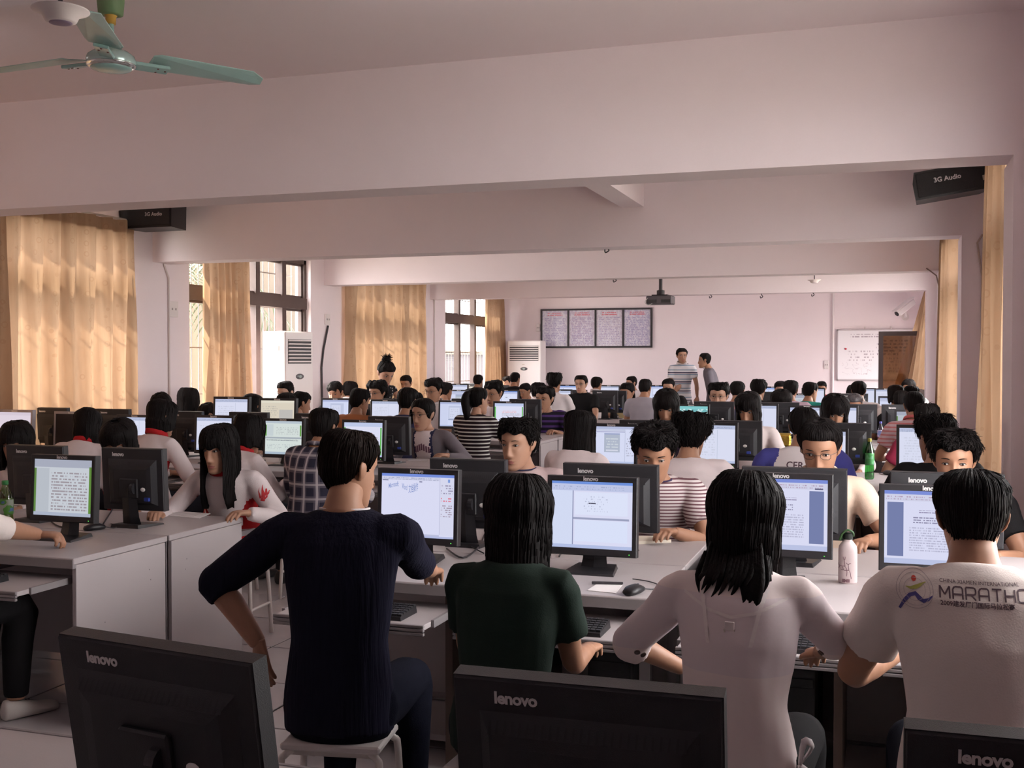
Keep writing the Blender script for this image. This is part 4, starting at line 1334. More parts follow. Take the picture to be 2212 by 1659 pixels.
# cables on the front desk
def cord(name, pts, label, r=.004, m=None):
    b = MB(); b.tube(pts, r, 7, smooth=5)
    tag(b.obj(name, m or M_cable, None, True), label, 'cable')
zz = DZ + .006
a_, b_, c_, d_ = atz(965, 1185, zz), atz(1000, 1205, zz), atz(1035, 1180, zz), atz(1050, 1150, zz)
cord('cable', [a_, b_, c_, d_, d_ + Vector((.05, .03, .03))], 'black cables looping behind the first word art monitor')
a_, b_, c_ = atz(945, 1175, zz), atz(990, 1170, zz), atz(1045, 1195, zz)
cord('cable', [a_, b_, c_], 'thin black cable crossing behind the first word art monitor', .003)
a_, b_, c_ = atz(1208, 1202, zz), atz(1225, 1172, zz + .03), atz(1232, 1150, zz + .10)
cord('cable', [a_, b_, c_], 'black cable end beside the pale blue screen', .004)
a_, b_, c_, d_ = atz(222, 1133, zz), atz(240, 1105, zz), atz(252, 1085, zz + .03), atz(290, 1080, zz + .05)
cord('cable', [a_, b_, c_, d_], 'black cable left of the badge monitor on the left desk', .004)
a_, b_, c_, d_ = atz(108, 1120, zz + .02), atz(112, 1128, zz), atz(128, 1137, zz), atz(150, 1140, zz)
cord('cable', [a_, b_, c_, d_], 'short black cable under the green edged left monitor', .004)

# ------------------------------------------------------------------ loose things on the desks
M_paper = mat('paper', (.80, .76, .76), .8, noise=.03, nscale=8)
def sheet(corners, z, label, name='paper_sheet', m=None, th=.002, ink=None):
    P = [atz(x, y, z) for x, y in corners]
    c = sum(P, Vector()) / 4
    b = MB()
    b.add([p - c for p in P] + [p - c + Vector((0, 0, th)) for p in P], [(3, 2, 1, 0), (4, 5, 6, 7), (0, 1, 5, 4), (1, 2, 6, 5), (2, 3, 7, 6), (3, 0, 4, 7)])
    t = thing(name, label, 'paper', tuple(c))
    b.obj('page', m or M_paper, t)
    if ink:
        q = [p - c for p in P]
        b = MB()
        for k in range(ink):
            f = .2 + .6 * k / max(1, ink - 1)
            l, r_ = q[0].lerp(q[3], f), q[1].lerp(q[2], f)
            l, r_ = l.lerp(r_, .15), l.lerp(r_, .8)
            up = Vector((0, 0, th + .0004)); w = (q[3] - q[0]).normalized() * .003
            b.add([l - w + up, r_ - w + up, r_ + w + up, l + w + up], [(0, 1, 2, 3)])
        b.obj('print_lines', mat('ink_grey', (.35, .25, .3), .7), t)
    return t
sheet([(1268, 1276), (1330, 1282), (1346, 1262), (1290, 1262)], DZ + .0005, 'small white paper slip on the desk left of the mouse')
sheet([(352, 1113), (430, 1120), (455, 1110), (378, 1104)], DZ + .0005, 'glossy printed leaflet on the left desk before the long haired girl', ink=4)
sheet([(1378, 1176), (1450, 1172), (1438, 1163), (1375, 1164)], DZ + .0005, 'cream notebook on the desk right of the pale blue screen', 'notebook', mat('cream_cover', (.74, .66, .55), .7), .014)
sheet([(575, 1003), (606, 1006), (600, 988), (572, 984)], DZ + .0005, 'open white notebook left of the plaid shirt', 'notebook', None, .02)
sheet([(28, 1090), (60, 1092), (58, 1080), (30, 1078)], DZ + .0005, 'white paper behind the left green edged monitor')
sheet([(880, 995), (925, 996), (925, 992), (882, 991)], DZ + .0005, 'thin shiny ruler on the desk before the grey hoodie girl', 'ruler', mat('ruler_clear', (.82, .8, .82), .2), .003)
def small_box(name, px, py, z, dims, rz, m, label, cat):
    p = atz(px, py, z)
    b = MB(); b.box(-dims[0] / 2, dims[0] / 2, -dims[1] / 2, dims[1] / 2, 0, dims[2], min(dims) * .2)
    o = b.obj(name, m, None, False, (p.x, p.y, z)); o.rotation_euler = (0, 0, rz)
    return tag(o, label, cat)
small_box('phone', 853, 1000, DZ, (.11, .05, .018), rad(10), mat('phone_grey', (.13, .12, .13), .4), 'dark phone on the desk right of the navy sweater head', 'phone')
small_box('pen', 1312, 1262, DZ + .003, (.12, .010, .010), rad(12), M_cable, 'black pen lying across the white paper slip', 'pen')
small_box('eraser', 103, 1162, DZ, (.045, .02, .012), rad(3), mat('eraser_dark', (.10, .05, .06), .6), 'small dark eraser on the left desk below the monitor', 'eraser')

def bottle(px, pyb, z, hgt, r, m_body, m_cap, label, lab=None, liquid=None, Y=None):
    p = atz(px, pyb, z) if Y is None else Vector((at(px, pyb, Y).x, Y, z))
    t = thing('drink_bottle', label, 'bottle', (p.x, p.y, z))
    pr = [(.001, .004), (r * .75, 0), (r * .98, .012), (r, .05 * hgt / .3), (r * .93, .10 * hgt / .3), (r, .15 * hgt / .3), (r, .19 * hgt / .3), (r * .82, .225 * hgt / .3), (r * .5, .255 * hgt / .3), (r * .36, .27 * hgt / .3), (r * .36, .284 * hgt / .3)]
    b = MB(); b.lathe(pr, 24); b.obj('body', m_body, t, True)
    b = MB(); b.lathe([(r * .40, .276 * hgt / .3), (r * .42, .28 * hgt / .3), (r * .42, .296 * hgt / .3), (r * .38, .3 * hgt / .3)], 18); b.obj('cap', m_cap, t)
    if lab:
        b = MB(); b.lathe([(r * 1.005, .105 * hgt / .3), (r * 1.015, .12 * hgt / .3), (r * 1.015, .185 * hgt / .3), (r * 1.0, .192 * hgt / .3)], 24); b.obj('wrapper', lab, t, True)
    if liquid:
        b = MB(); b.lathe([(.001, .008), (r * .9, .012), (r * .93, .05 * hgt / .3), (.001, .051 * hgt / .3)], 20); b.obj('drink', liquid, t, True)
    return t
def wrap_mat(name, a, c, d):
    if name in MATS: return MATS[name]
    m, nt, out = _new(name)
    p = N(nt, 'ShaderNodeBsdfPrincipled', Roughness=.35)
    tc = N(nt, 'ShaderNodeTexCoord'); nz = N(nt, 'ShaderNodeTexNoise', Scale=22.0, Detail=1.0)
    nt.links.new(tc.outputs['Object'], nz.inputs['Vector'])
    f = math_n(nt, 'GREATER_THAN', nz.outputs['Fac'], .52); g = math_n(nt, 'GREATER_THAN', nz.outputs['Fac'], .62)
    nt.links.new(mixc(nt, g, mixc(nt, f, a, c), d), p.inputs['Base Color']); nt.links.new(p.outputs[0], out.inputs[0])
    MATS[name] = m
    return m
G_green = glassy('bottle_green', (.20, .62, .24), .12)
G_clear = glassy('bottle_clear', (.80, .82, .88), .12)
bottle(1878, 1035, DZ, .295, .033, G_green, mat('cap_olive', (.32, .30, .05), .5), 'tall green soda bottle on the second row desk', wrap_mat('wrap_green', (.06, .26, .08), (.12, .34, .16), (.12, .2, .3)), glassy('soda', (.25, .6, .3), .1))
bottle(12, 1150, DZ, .26, .038, glassy('bottle_lime', (.45, .62, .22), .12), mat('cap_green', (.04, .26, .07), .5), 'green and white soda bottle at the left frame edge', wrap_mat('wrap_lime', (.40, .46, .38), (.10, .32, .05), (.12, .22, .45)))
bottle(1902, 962, DZ, .24, .032, G_clear, mat('cap_blue', (.12, .12, .45), .5), 'clear water bottle with blue cap beside the pink striped shirt', wrap_mat('wrap_blue', (.25, .3, .62), (.6, .6, .75), (.45, .12, .4)))
bottle(1901, 893, DZ, .24, .032, G_clear, MATS['cap_blue'], 'clear water bottle on the far desk before the glass door', MATS['wrap_blue'], Y=15.3)
bottle(1264, 893, DZ, .24, .035, glassy('bottle_lime', (.45, .62, .22), .12), MATS['cap_green'], 'lime green bottle before the far boy with glasses', MATS['wrap_lime'], Y=14.9)

def flask():
    p = atz(1831, 1258, DZ)
    t = thing('steel_flask', 'pale pink drinking flask with branch drawing beside the white blouse', 'flask', (p.x, p.y, DZ))
    b = MB(); b.lathe([(.001, 0), (.034, 0), (.0355, .006), (.0355, .125), (.033, .142), (.022, .157), (.0165, .163), (.0165, .17)], 28); b.obj('body', mat('flask_pink', (.70, .58, .58), .35), t, True)
    b = MB(); b.lathe([(.0175, .168), (.0185, .172), (.0185, .19), (.012, .195)], 18); b.obj('cap', mat('flask_black', (.015, .02, .016), .4), t)
    b = MB(); b.tube([(-.018, 0, .178), (-.03, -.005, .165), (-.02, -.01, .19), (.0, -.012, .205), (.018, -.005, .195), (.02, 0, .18)], .0045, 7, smooth=4); b.obj('loop', mat('flask_loop', (.05, .12, .04), .5), t, True)
    def surf(a, z): return Vector((.0362 * math.sin(a), -.0362 * math.cos(a), z))
    b = MB(); r = random.Random(5)
    def branch(a, z, d, L, n):
        pts = [surf(a, z)]
        for k in range(5):
            a += math.cos(d) * L / .036 / 5; z += math.sin(d) * L / 5; d += r.uniform(-.35, .35)
            pts.append(surf(a, min(max(z, .015), .125)))
        b.tube(pts, [.0011] * 5 + [.0006], 4)
        if n:
            branch(a, z, d + .7, L * .6, n - 1); branch(a, z, d - .7, L * .6, n - 1)
    branch(-.1, .03, 1.4, .04, 2); branch(.4, .02, 1.7, .035, 2)
    b.obj('branch_drawing', mat('flask_ink', (.20, .10, .12), .5), t)
    me = text_mesh('IIMII', .016, .0010); me.materials.append(MATS['flask_ink'])
    for v in me.vertices:
        a = (v.co.x - .02) / .0364
        v.co = Vector((.0364 * math.sin(a), -.0364 * math.cos(a), v.co.z + .012))
    link('lettering', me, t)
flask()
p = at(1690, 948, 11.30)
t = thing('snack_packet', 'shiny gold snack packet on the desk behind the white cardigan person', 'packet', (p.x, 11.30, DZ))
b = MB(); b.box(-.085, .085, -.02, .03, 0, .12, .018); b.obj('pouch', mat('gold_foil', (.55, .36, .06), .25, metal=.8, noise=.4, nscale=25, bump=.6, bscale=40), t)
b = MB(); b.box(-.085, .085, -.001, .008, .115, .135, .002); b.obj('seal', mat('gold_seal', (.62, .45, .14), .3, metal=.7), t)
# ------------------------------------------------------------------ people: shared pieces
def skin_mat(i):
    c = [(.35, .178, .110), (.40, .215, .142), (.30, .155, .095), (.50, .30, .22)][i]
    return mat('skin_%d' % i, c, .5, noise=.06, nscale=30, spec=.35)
def lip_mat(i):
    c = [(.27, .085, .07), (.32, .11, .095), (.22, .075, .06), (.42, .16, .14)][i]
    return mat('lip_%d' % i, c, .45)
M_hair = mat('hair_black', (.0075, .0055, .0055), .62, noise=.4, spec=.10, nscale=40, stretch=(1, 1, .15), bump=.4, bscale=120)
M_hair2 = mat('hair_dark_brown', (.013, .008, .0065), .62, noise=.4, spec=.10, nscale=40, stretch=(1, 1, .15), bump=.4, bscale=120)
M_eyew = mat('eye_white', (.46, .42, .40), .3)
M_iris = mat('eye_dark', (.012, .008, .007), .15)
M_shoe = mat('shoe_dark', (.03, .026, .026), .5)
M_shoew = mat('shoe_white', (.66, .60, .56), .55)
HS = [(-.120, .012, .062, .050), (-.117, .026, .080, .030), (-.108, .037, .088, .008), (-.094, .047, .0905, -.020), (-.078, .054, .090, -.045), (-.060, .0595, .089, -.062), (-.040, .065, .088, -.072),
      (-.020, .069, .087, -.080), (0, .072, .087, -.088), (.02, .074, .088, -.093), (.04, .0755, .0885, -.095), (.06, .074, .084, -.093), (.08, .067, .073, -.084), (.10, .052, .052, -.066), (.113, .034, .030, -.045), (.120, .016, .006, -.026), (.1215, .004, -.006, -.014)]
_hz = np.array([h[0] for h in HS]); _hw = np.array([h[1] for h in HS]); _hf = np.array([h[2] for h in HS]); _hb = np.array([h[3] for h in HS])
def head_pt(a, z):
    """point of the bare head at azimuth a (0 = face, pi/2 = +x) and height z"""
    w = np.interp(z, _hz, _hw); f = np.interp(z, _hz, _hf); b = np.interp(z, _hz, _hb)
    c, d = (f + b) / 2, (f - b) / 2
    return w * np.sin(a), c + d * np.cos(a), w, c, d
def make_head(fem):
    nu = 56
    zs = np.array([-.1205, -.117, -.112, -.104, -.097, -.090, -.0855, -.081, -.077, -.0735, -.070, -.066, -.061, -.055, -.050, -.045, -.040, -.034, -.028, -.022, -.015, -.008, -.002, .004, .010, .016, .022, .028, .034, .042, .052, .064, .076, .088, .10, .11, .117, .121])
    A = np.concatenate([np.linspace(-.9, .9, 33), np.linspace(.9, 2 * PI - .9, nu - 33 + 2)[1:-1]])
    nu = len(A)
    V = []
    for z in zs:
        x, y, w, c, d = head_pt(A, z)
        if fem:
            x = x * (1 - .05 * np.exp(-((z + .085) / .03) ** 2))
        fr = np.where(np.cos(A) > .3, 1.0, 0.0)
        dy = np.zeros(nu)
        # nose: bridge widening to a rounded tip
        t = np.clip((.018 - z) / .060, 0, 1)
        nose = np.interp(z, [-.062, -.054, -.048, -.040, -.030, -.012, .006, .020, .03], [0, .004, .013, .0205, .018, .011, .006, .003, 0])
        nw = np.interp(z, [-.06, -.045, -.02, .02], [.017, .0165, .010, .009])
        dy += nose * np.exp(-(np.abs(x) / nw) ** 2.4)
        for s in (-1, 1):
            dy -= .0095 * np.exp(-((x - s * .032) / .017) ** 2 - ((z - .008) / .011) ** 2)      # sockets
            dy += .0035 * np.exp(-((x - s * .030) / .022) ** 2 - ((z - .030) / .008) ** 2)      # brow
            dy += .0040 * np.exp(-((x - s * .040) / .018) ** 2 - ((z + .022) / .018) ** 2)      # cheek
            dy += .0045 * np.exp(-((x - s * .012) / .006) ** 2 - ((z + .045) / .006) ** 2)      # nostril wing
        dy += .0060 * np.exp(-(x / .022) ** 2) * (np.exp(-((z + .0695) / .0045) ** 2) + .95 * np.exp(-((z + .079) / .005) ** 2))
        dy -= .0040 * np.exp(-(x / .024) ** 2 - ((z + .0742) / .0022) ** 2)
        dy -= .0040 * np.exp(-(x / .03) ** 2 - ((z + .089) / .005) ** 2)
        dy += .0060 * np.exp(-(x / .022) ** 2 - ((z + .104) / .009) ** 2)
        y = y + dy * fr
        V.append(np.stack([x, y, np.full(nu, z)], 1))
    V = np.concatenate(V)
    F, MI = [], []
    for i in range(len(zs) - 1):
        for k in range(nu):
            f = (i * nu + k, i * nu + (k + 1) % nu, (i + 1) * nu + (k + 1) % nu, (i + 1) * nu + k)
            F.append(f[::-1])
            cx = V[list(f)].mean(0)
            wl = .024 * (1 - ((cx[2] + .0745) / .0115) ** 2) if abs(cx[2] + .0745) < .0115 else 0
            MI.append(1 if (cx[1] > .05 and abs(cx[0]) < wl) else 0)
    F.append(tuple(range(nu))); MI.append(0)
    F.append(tuple((len(zs) - 1) * nu + k for k in range(nu))[::-1]); MI.append(0)
    # ears
    for s in (-1, 1):
        k0 = len(V)
        E = []
        for (yy, zz, r1, r2, xx) in ((-.004, -.032, .008, .006, .066), (-.006, -.022, .013, .009, .074), (-.010, -.004, .018, .011, .079), (-.012, .012, .019, .011, .081), (-.011, .022, .014, .008, .080), (-.010, .028, .006, .004, .077)):
            for q in np.linspace(0, 2 * PI, 11)[:-1]:
                E.append((s * (xx + r2 * .55 * math.cos(q) + .25 * r1 * -math.sin(q)), yy + r1 * math.sin(q), zz))
        E = np.array(E); V = np.concatenate([V, E])
        for i in range(5):
            for k in range(10):
                F.append((k0 + i * 10 + k, k0 + i * 10 + (k + 1) % 10, k0 + (i + 1) * 10 + (k + 1) % 10, k0 + (i + 1) * 10 + k)); MI.append(0)
        F.append(tuple(k0 + 50 + k for k in range(10))); MI.append(0)
    return V, F, MI
HEADS = {0: make_head(False), 1: make_head(True)}
b = MB(); b.ell((0, 0, 0), (.0128, .010, .0048), 14, 8); b.cm = 1; b.ell((0, .0068, -.0002), (.0052, .0040, .0052), 10, 6)
b.tube([(-.0145, .003, -.001), (-.008, .0085, .0045), (0, .0105, .0058), (.008, .0088, .0048), (.0150, .003, .0005)], [.0010, .0014, .0015, .0014, .0010], 6)
eye_me = b.mesh('eye', [M_eyew, M_iris], True)
b = MB(); b.tube([(-.018, .0030, -.002), (-.008, .0065, .002), (.004, .0055, .0035), (.017, -.004, .0005)], [.0018, .0030, .0028, .0012], 6, ry=.6)
brow_me = b.mesh('eyebrow', M_hair, True)
brow_me2 = brow_me.copy()
brow_me2.transform(Matrix.Scale(-1, 4, (1, 0, 0)))
b = MB()
for s in (-1, 1):
    b.tube([(s * (.033 + .020 * cx), .094 - .004 * abs(cx), .006 + .0135 * cz) for cx, cz in ((-1, .5), (-.6, .95), (.6, .95), (1, .6), (1, -.5), (.6, -1), (-.5, -1), (-1, -.5), (-1, .5))], .0012, 5)
    b.tube([(s * .053, .089, .012), (s * .074, .06, .012), (s * .080, -.005, .012)], .0013, 5)
b.tube([(-.013, .094, .010), (0, .098, .012), (.013, .094, .010)], .0012, 5)
glass_me = b.mesh('glasses', mat('spectacle_frame', (.03, .022, .022), .35))
b = MB()
b.loft([((0, y, z), (w, 0, 0), (0, 0, h)) for (y, z, w, h) in ((-.07, .045, .024, .034), (-.06, .05, .034, .046), (-.02, .05, .038, .048), (.04, .038, .040, .036), (.10, .030, .043, .029), (.15, .026, .040, .025), (.178, .022, .026, .019), (.186, .02, .010, .010))], 14)
shoe_me = b.mesh('shoe', M_shoe, True)
shoew_me = b.mesh('shoe', M_shoew, True)

# ---- hair
def hair_mesh(style, rnd, nspike, bow=0.0, extra=None):
    NA = 48
    A = np.linspace(0, 2 * PI, NA + 1)[:-1]
    ad = np.degrees(np.minimum(A, 2 * PI - A))
    tl = lambda xs, ys: np.interp(ad, xs, ys)
    hang, thT, thS, rough = None, .019, .016, .10
    part = rnd.uniform(-.3, .3)
    if style in ('short', 'spiky', 'curly', 'crew', 'tidy'):
        zl = tl([0, 42, 62, 74, 84, 96, 112, 140, 180], [.070, .066, .050, .012, -.006, .015, -.025, -.065, -.080])
        if style == 'short':
            zl = np.where(ad < 40, zl - .022 - .010 * np.sin(5 * A + rnd.random() * 6), zl)
        if style == 'curly':
            zl = zl - .012; thT, thS, rough = .036, .030, .30
        if style == 'spiky':
            zl = np.where(ad < 40, zl - .006 - .006 * np.sin(6 * A + rnd.random() * 6), zl); thT, thS, rough = .031, .021, .2
        if style == 'crew':
            thT, thS, rough = .013, .009, .05
    elif style in ('tied', 'pony', 'bun', 'lowtie'):
        zl = tl([0, 35, 55, 78, 90, 110, 150, 180], [.062, .060, .045, .012, -.005, -.03, -.062, -.070])
        if style == 'lowtie':
            zl = tl([0, 20, 50, 70, 88, 100, 120, 180], [.070, .066, .045, -.02, -.03, -.03, -.05, -.06])
        thT, thS = .016, .013
    elif style == 'bob':
        zl = np.full(NA, -.01); thT, thS = .021, .022
        hang = tl([0, 40, 52, 70, 110, 180], [0, 0, .075, .13, .155, .165])
    elif style == 'shortbob':
        zl = np.full(NA, -.01); thT, thS = .022, .020
        hang = tl([0, 40, 52, 70, 110, 180], [0, 0, .04, .07, .085, .09])
    elif style == 'long':
        zl = np.full(NA, -.01); thT, thS = .021, .022
        hang = tl([0, 50, 60, 78, 110, 180], [0, 0, .22, .28, .30, .30])
    elif style == 'mid':
        zl = np.full(NA, -.01); thT, thS = .022, .021
        hang = tl([0, 40, 52, 70, 110, 150, 180], [0, 0, .07, .120, .135, .150, .155])
    fringe = None
    if hang is not None:
        fz = {'long': .020, 'bob': .022, 'shortbob': .020, 'mid': .022}[style]
        zl = np.where(ad < 40, fz + .006 * np.sin(9 * A), np.where(ad < 50, np.interp(ad, [40, 50], [fz, -.01]), -.01))
    ph = [rnd.uniform(0, 6.28) for _ in range(6)]
    strand = 1 + rough * (.6 * np.sin(7 * A + ph[0]) + .5 * np.sin(13 * A + ph[1]) + .4 * np.sin(23 * A + ph[2]))
    rings = []
    NT = 11
    for i in range(NT + 1):
        t = i / NT
        e = (1 - t)
        z = zl + (.1212 - zl) * np.sin(e * PI / 2) ** .9
        x, y, w, c, d = head_pt(A, z)
        nx, ny, nz = x / np.maximum(w, .01) ** 2, (y - c) / np.maximum(d, .01) ** 2, np.maximum(z, 0) / .12 ** 2 * 1.2
        ln = np.sqrt(nx ** 2 + ny ** 2 + nz ** 2) + 1e-9
        up = np.clip((z - .03) / .09, 0, 1)
        th = (thS + (thT - thS) * up) * strand * (1 + .12 * math.sin(9 * t + ph[3]))
        if hang is None:
            edge = np.clip((z - zl) / .045, 0, 1)
            th = th * (.12 + .88 * edge ** .7)
        else:
            edge = np.where(ad < 44, .45 + .55 * np.clip((z - zl) / .05, 0, 1), 1.0)
            th = th * edge
        rings.append(np.stack([x + nx / ln * th, y + ny / ln * th, z + nz / ln * th], 1))
    if hang is not None:
        base = rings[-1].copy()
        x0, y0, w0, c0, d0 = head_pt(A, np.full(NA, .01))
        for i in range(1, 9):
            t = i / 8
            dz = hang * t
            wob = .004 * np.sin(11 * A + ph[4] + 3 * t) + .003 * np.sin(29 * A + ph[5])
            tgtx = (x0 * (1 + thS / .072)) * (1 - .10 * t) * (1 + wob * 6)
            tgty = c0 + (y0 - c0) * (1 + thS / .09) * (1 - .06 * t) - .05 * (hang * t) * (ad > 100) + .08 * hang * t * (ad < 80)
            k = np.clip(t * 3, 0, 1) * (hang > .001)
            x = base[:, 0] * (1 - k) + tgtx * k
            y = base[:, 1] * (1 - k) + tgty * k
            jag = (.016 * np.sin(7 * A + ph[1]) + .010 * np.sin(17 * A + ph[2])) * hang / .2 * t
            rings.append(np.stack([x, y + dz * math.sin(bow) * np.clip(t * 2, 0, 1), base[:, 2] - dz * math.cos(bow) + jag], 1))
    nR = len(rings)
    outer = np.concatenate(rings)
    inner = []
    for r_ in rings:
        c = np.array([0, -.005, 0])
        q = r_.copy()
        s_ = np.sqrt((q[:, 0]) ** 2 + (q[:, 1] + .005) ** 2) + 1e-6
        k = np.maximum(s_ - .014, .0) / s_
        q[:, 0] *= k; q[:, 1] = -.005 + (q[:, 1] + .005) * k
        q[:, 2] -= .010 * np.clip(q[:, 2] / .12, 0, 1)
        inner.append(q)
    inner = np.concatenate(inner)
    V = np.concatenate([outer, inner])
    no = len(outer)
    F = []
    for i in range(nR - 1):
        for k in range(NA):
            k2 = (k + 1) % NA
            F.append((i * NA + k, i * NA + k2, (i + 1) * NA + k2, (i + 1) * NA + k))
            F.append((no + i * NA + k, no + (i + 1) * NA + k, no + (i + 1) * NA + k2, no + i * NA + k2))
    for k in range(NA):
        k2 = (k + 1) % NA
        F.append(((nR - 1) * NA + k, (nR - 1) * NA + k2, no + (nR - 1) * NA + k2, no + (nR - 1) * NA + k))
    F.append(tuple(range(NA)))
    b = MB(); b.add(V.tolist(), F)
    # fine locks lying along the hair, their tips a little lifted
    lift = {'crew': .003, 'short': .006, 'spiky': .017, 'curly': .019}.get(style, .003)
    fine = .0030 if nspike > 60 else .0046
    for _ in range(nspike * (5 if nspike > 60 else 2)):
        k = rnd.randrange(NA)
        i0 = rnd.randrange(1, nR - 3)
        m_ = rnd.randint(2, 6)
        pts, rr = [], []
        dk, fr = 0, rnd.random()
        for j in range(m_ + 1):
            i = min(i0 + j, nR - 1)
            if style in ('curly', 'spiky'):
                dk += rnd.choice((-1, 0, 1))
            p = Vector(outer[i * NA + (k + dk) % NA]).lerp(Vector(outer[i * NA + (k + dk + 1) % NA]), fr)
            n = Vector((p.x, p.y + .005, max(p.z, 0) * .7)).normalized()
            f = j / m_
            pts.append(p + n * (lift * f * f * rnd.uniform(.3, 1.3) - .0012 * (1 - f)))
            rr.append((fine * (1 - f * f) + .0006) * (1.25 if lift > .01 else 1.0))
        if (pts[-1] - pts[0]).length > .008:
            b.tube(pts, rr, 4, ry=.6, caps=False)
    for L_ in extra or ():
        b.tube(L_[0], L_[1], 8, ry=.55, smooth=4)
    if style == 'pony':
        b.tube([(0, -.095, .055), (0, -.135, .06), (0, -.150, .0), (.005, -.135, -.09), (.01, -.12, -.18), (.012, -.112, -.235)], [.018, .028, .040, .036, .024, .004], 12, smooth=3)
    if style == 'tied':
        b.tube([(0, -.10, -.01), (.0, -.125, -.03), (0, -.125, -.08), (0, -.115, -.13)], [.014, .020, .022, .004], 10, smooth=3)
    if style == 'lowtie':
        b.tube([(.06, -.05, -.02), (.07, -.06, -.06), (.068, -.06, -.10)], [.016, .022, .004], 10, smooth=3)
        b.tube([(.070, .045, .04), (.078, .050, -.02), (.074, .05, -.07)], [.016, .018, .004], 8, smooth=2)
    if style == 'bun':
        b.ell((-.01, -.075, .115), (.048, .042, .040), 14, 8)
        b.ell((-.04, -.085, .085), (.030, .035, .028), 10, 6)
        for q in range(26):
            a = rnd.uniform(0, 6.28); e = rnd.uniform(-.3, 1.4)
            d = Vector((math.cos(a) * math.cos(e), math.sin(a) * math.cos(e), math.sin(e)))
            c = Vector((-.01, -.075, .115))
            b.tube([c + d * .035, c + d * .055 + Vector((0, 0, .006)), c + d * .075], [.005, .004, .0006], 4)
        b.tube([(.0, -.10, .03), (.005, -.115, -.02), (0, -.11, -.06)], [.014, .016, .004], 8, smooth=2)
    return b
PENDING = []
def pend(mb, voxel, smooth, fin):
    me = bpy.data.meshes.new('tmp'); me.from_pydata(mb.v, [], mb.f); me.update()
    o = bpy.data.objects.new('tmp', me); COL.objects.link(o)
    r = o.modifiers.new('r', 'REMESH'); r.mode = 'VOXEL'; r.voxel_size = voxel; r.use_smooth_shade = True
    if smooth:
        s = o.modifiers.new('s', 'SMOOTH'); s.factor = .5; s.iterations = smooth
    PENDING.append((o, fin))
def mesh_np(me):
    n = len(me.vertices); V = np.empty(n * 3, 'f'); me.vertices.foreach_get('co', V)
    NV = np.empty(n * 3, 'f'); me.vertices.foreach_get('normal', NV)
    m = len(me.loops); L = np.empty(m, 'i'); me.loops.foreach_get('vertex_index', L)
    p = len(me.polygons); S = np.empty(p, 'i'); me.polygons.foreach_get('loop_start', S)
    T = np.empty(p, 'i'); me.polygons.foreach_get('loop_total', T)
    return V.reshape(-1, 3), NV.reshape(-1, 3), L, S, T
def build_np(name, parts, mats):
    """parts: list of (V, loops, totals, matidx)"""
    V, L, T, MI, k = [], [], [], [], 0
    for v, l, t, mi in parts:
        V.append(v); L.append(np.asarray(l) + k); T.append(np.asarray(t))
        MI.append(np.full(len(t), mi, 'i') if np.isscalar(mi) else np.asarray(mi, 'i')); k += len(v)
    V, L, T, MI = np.concatenate(V), np.concatenate(L), np.concatenate(T), np.concatenate(MI)
    me = bpy.data.meshes.new(name)
    me.vertices.add(len(V)); me.vertices.foreach_set('co', V.astype('f').ravel())
    me.loops.add(len(L)); me.loops.foreach_set('vertex_index', L.astype('i'))
    me.polygons.add(len(T))
    S = np.concatenate([[0], np.cumsum(T)[:-1]])
    me.polygons.foreach_set('loop_start', S.astype('i'))
    me.polygons.foreach_set('loop_total', T.astype('i'))
    me.polygons.foreach_set('material_index', MI)
    me.polygons.foreach_set('use_smooth', np.ones(len(T), bool))
    for m in mats:
        me.materials.append(m)
    me.update(calc_edges=True)
    me.validate()
    return me
def flat(F):
    return [i for f in F for i in f], [len(f) for f in F]
def xf(V, M):
    A = np.array(M)
    return V @ A[:3, :3].T + A[:3, 3]
# ---- hands
def hand_lofts(curl, spread=1.0):
    b = MB()
    b.loft([((0, y, zz), (rx, 0, 0), (0, 0, rz)) for (y, rx, rz, zz) in ((-.02, .024, .020, 0), (.0, .026, .018, 0), (.03, .035, .017, .001), (.06, .042, .0155, .002), (.082, .041, .0125, .001), (.09, .036, .009, 0))], 16)
    for x, y, L in ((-.030, .080, .070), (-.0105, .086, .078), (.0095, .082, .072), (.0285, .072, .056)):
        p = Vector((x, y - .012, .001)); a = .10; pts = [p]; side = x * 1.3 * spread
        for seg, c in ((.30, curl * .6), (.36, curl), (.20, curl * 1.05), (.14, curl * .5)):
            a += c * .75
            p = p + Vector((side * .3, math.cos(a), -math.sin(a))) * L * seg * 1.12
            pts.append(p.copy())
        b.tube(pts, [.0105, .0098, .0092, .0082, .0058], 9)
    b.tube([(-.016, .012, -.004), (-.036, .034, -.010), (-.050, .060, -.016), (-.050, .086, -.022), (-.046, .097, -.026)], [.016, .0135, .0108, .0092, .0055], 9)
    return b
HANDS = {}
def hand_fin(key):
    def f(o, me):
        V, NV, L, S, T = mesh_np(me)
        HANDS[key] = (V.copy(), L.copy(), T.copy())
    return f
pend(hand_lofts(.50), .0042, 3, hand_fin('relaxed'))
pend(hand_lofts(.85), .0042, 3, hand_fin('grip'))
pend(hand_lofts(.22, 1.6), .0042, 3, hand_fin('open'))
b = hand_lofts(.5)
pend(b, .008, 2, hand_fin('far'))

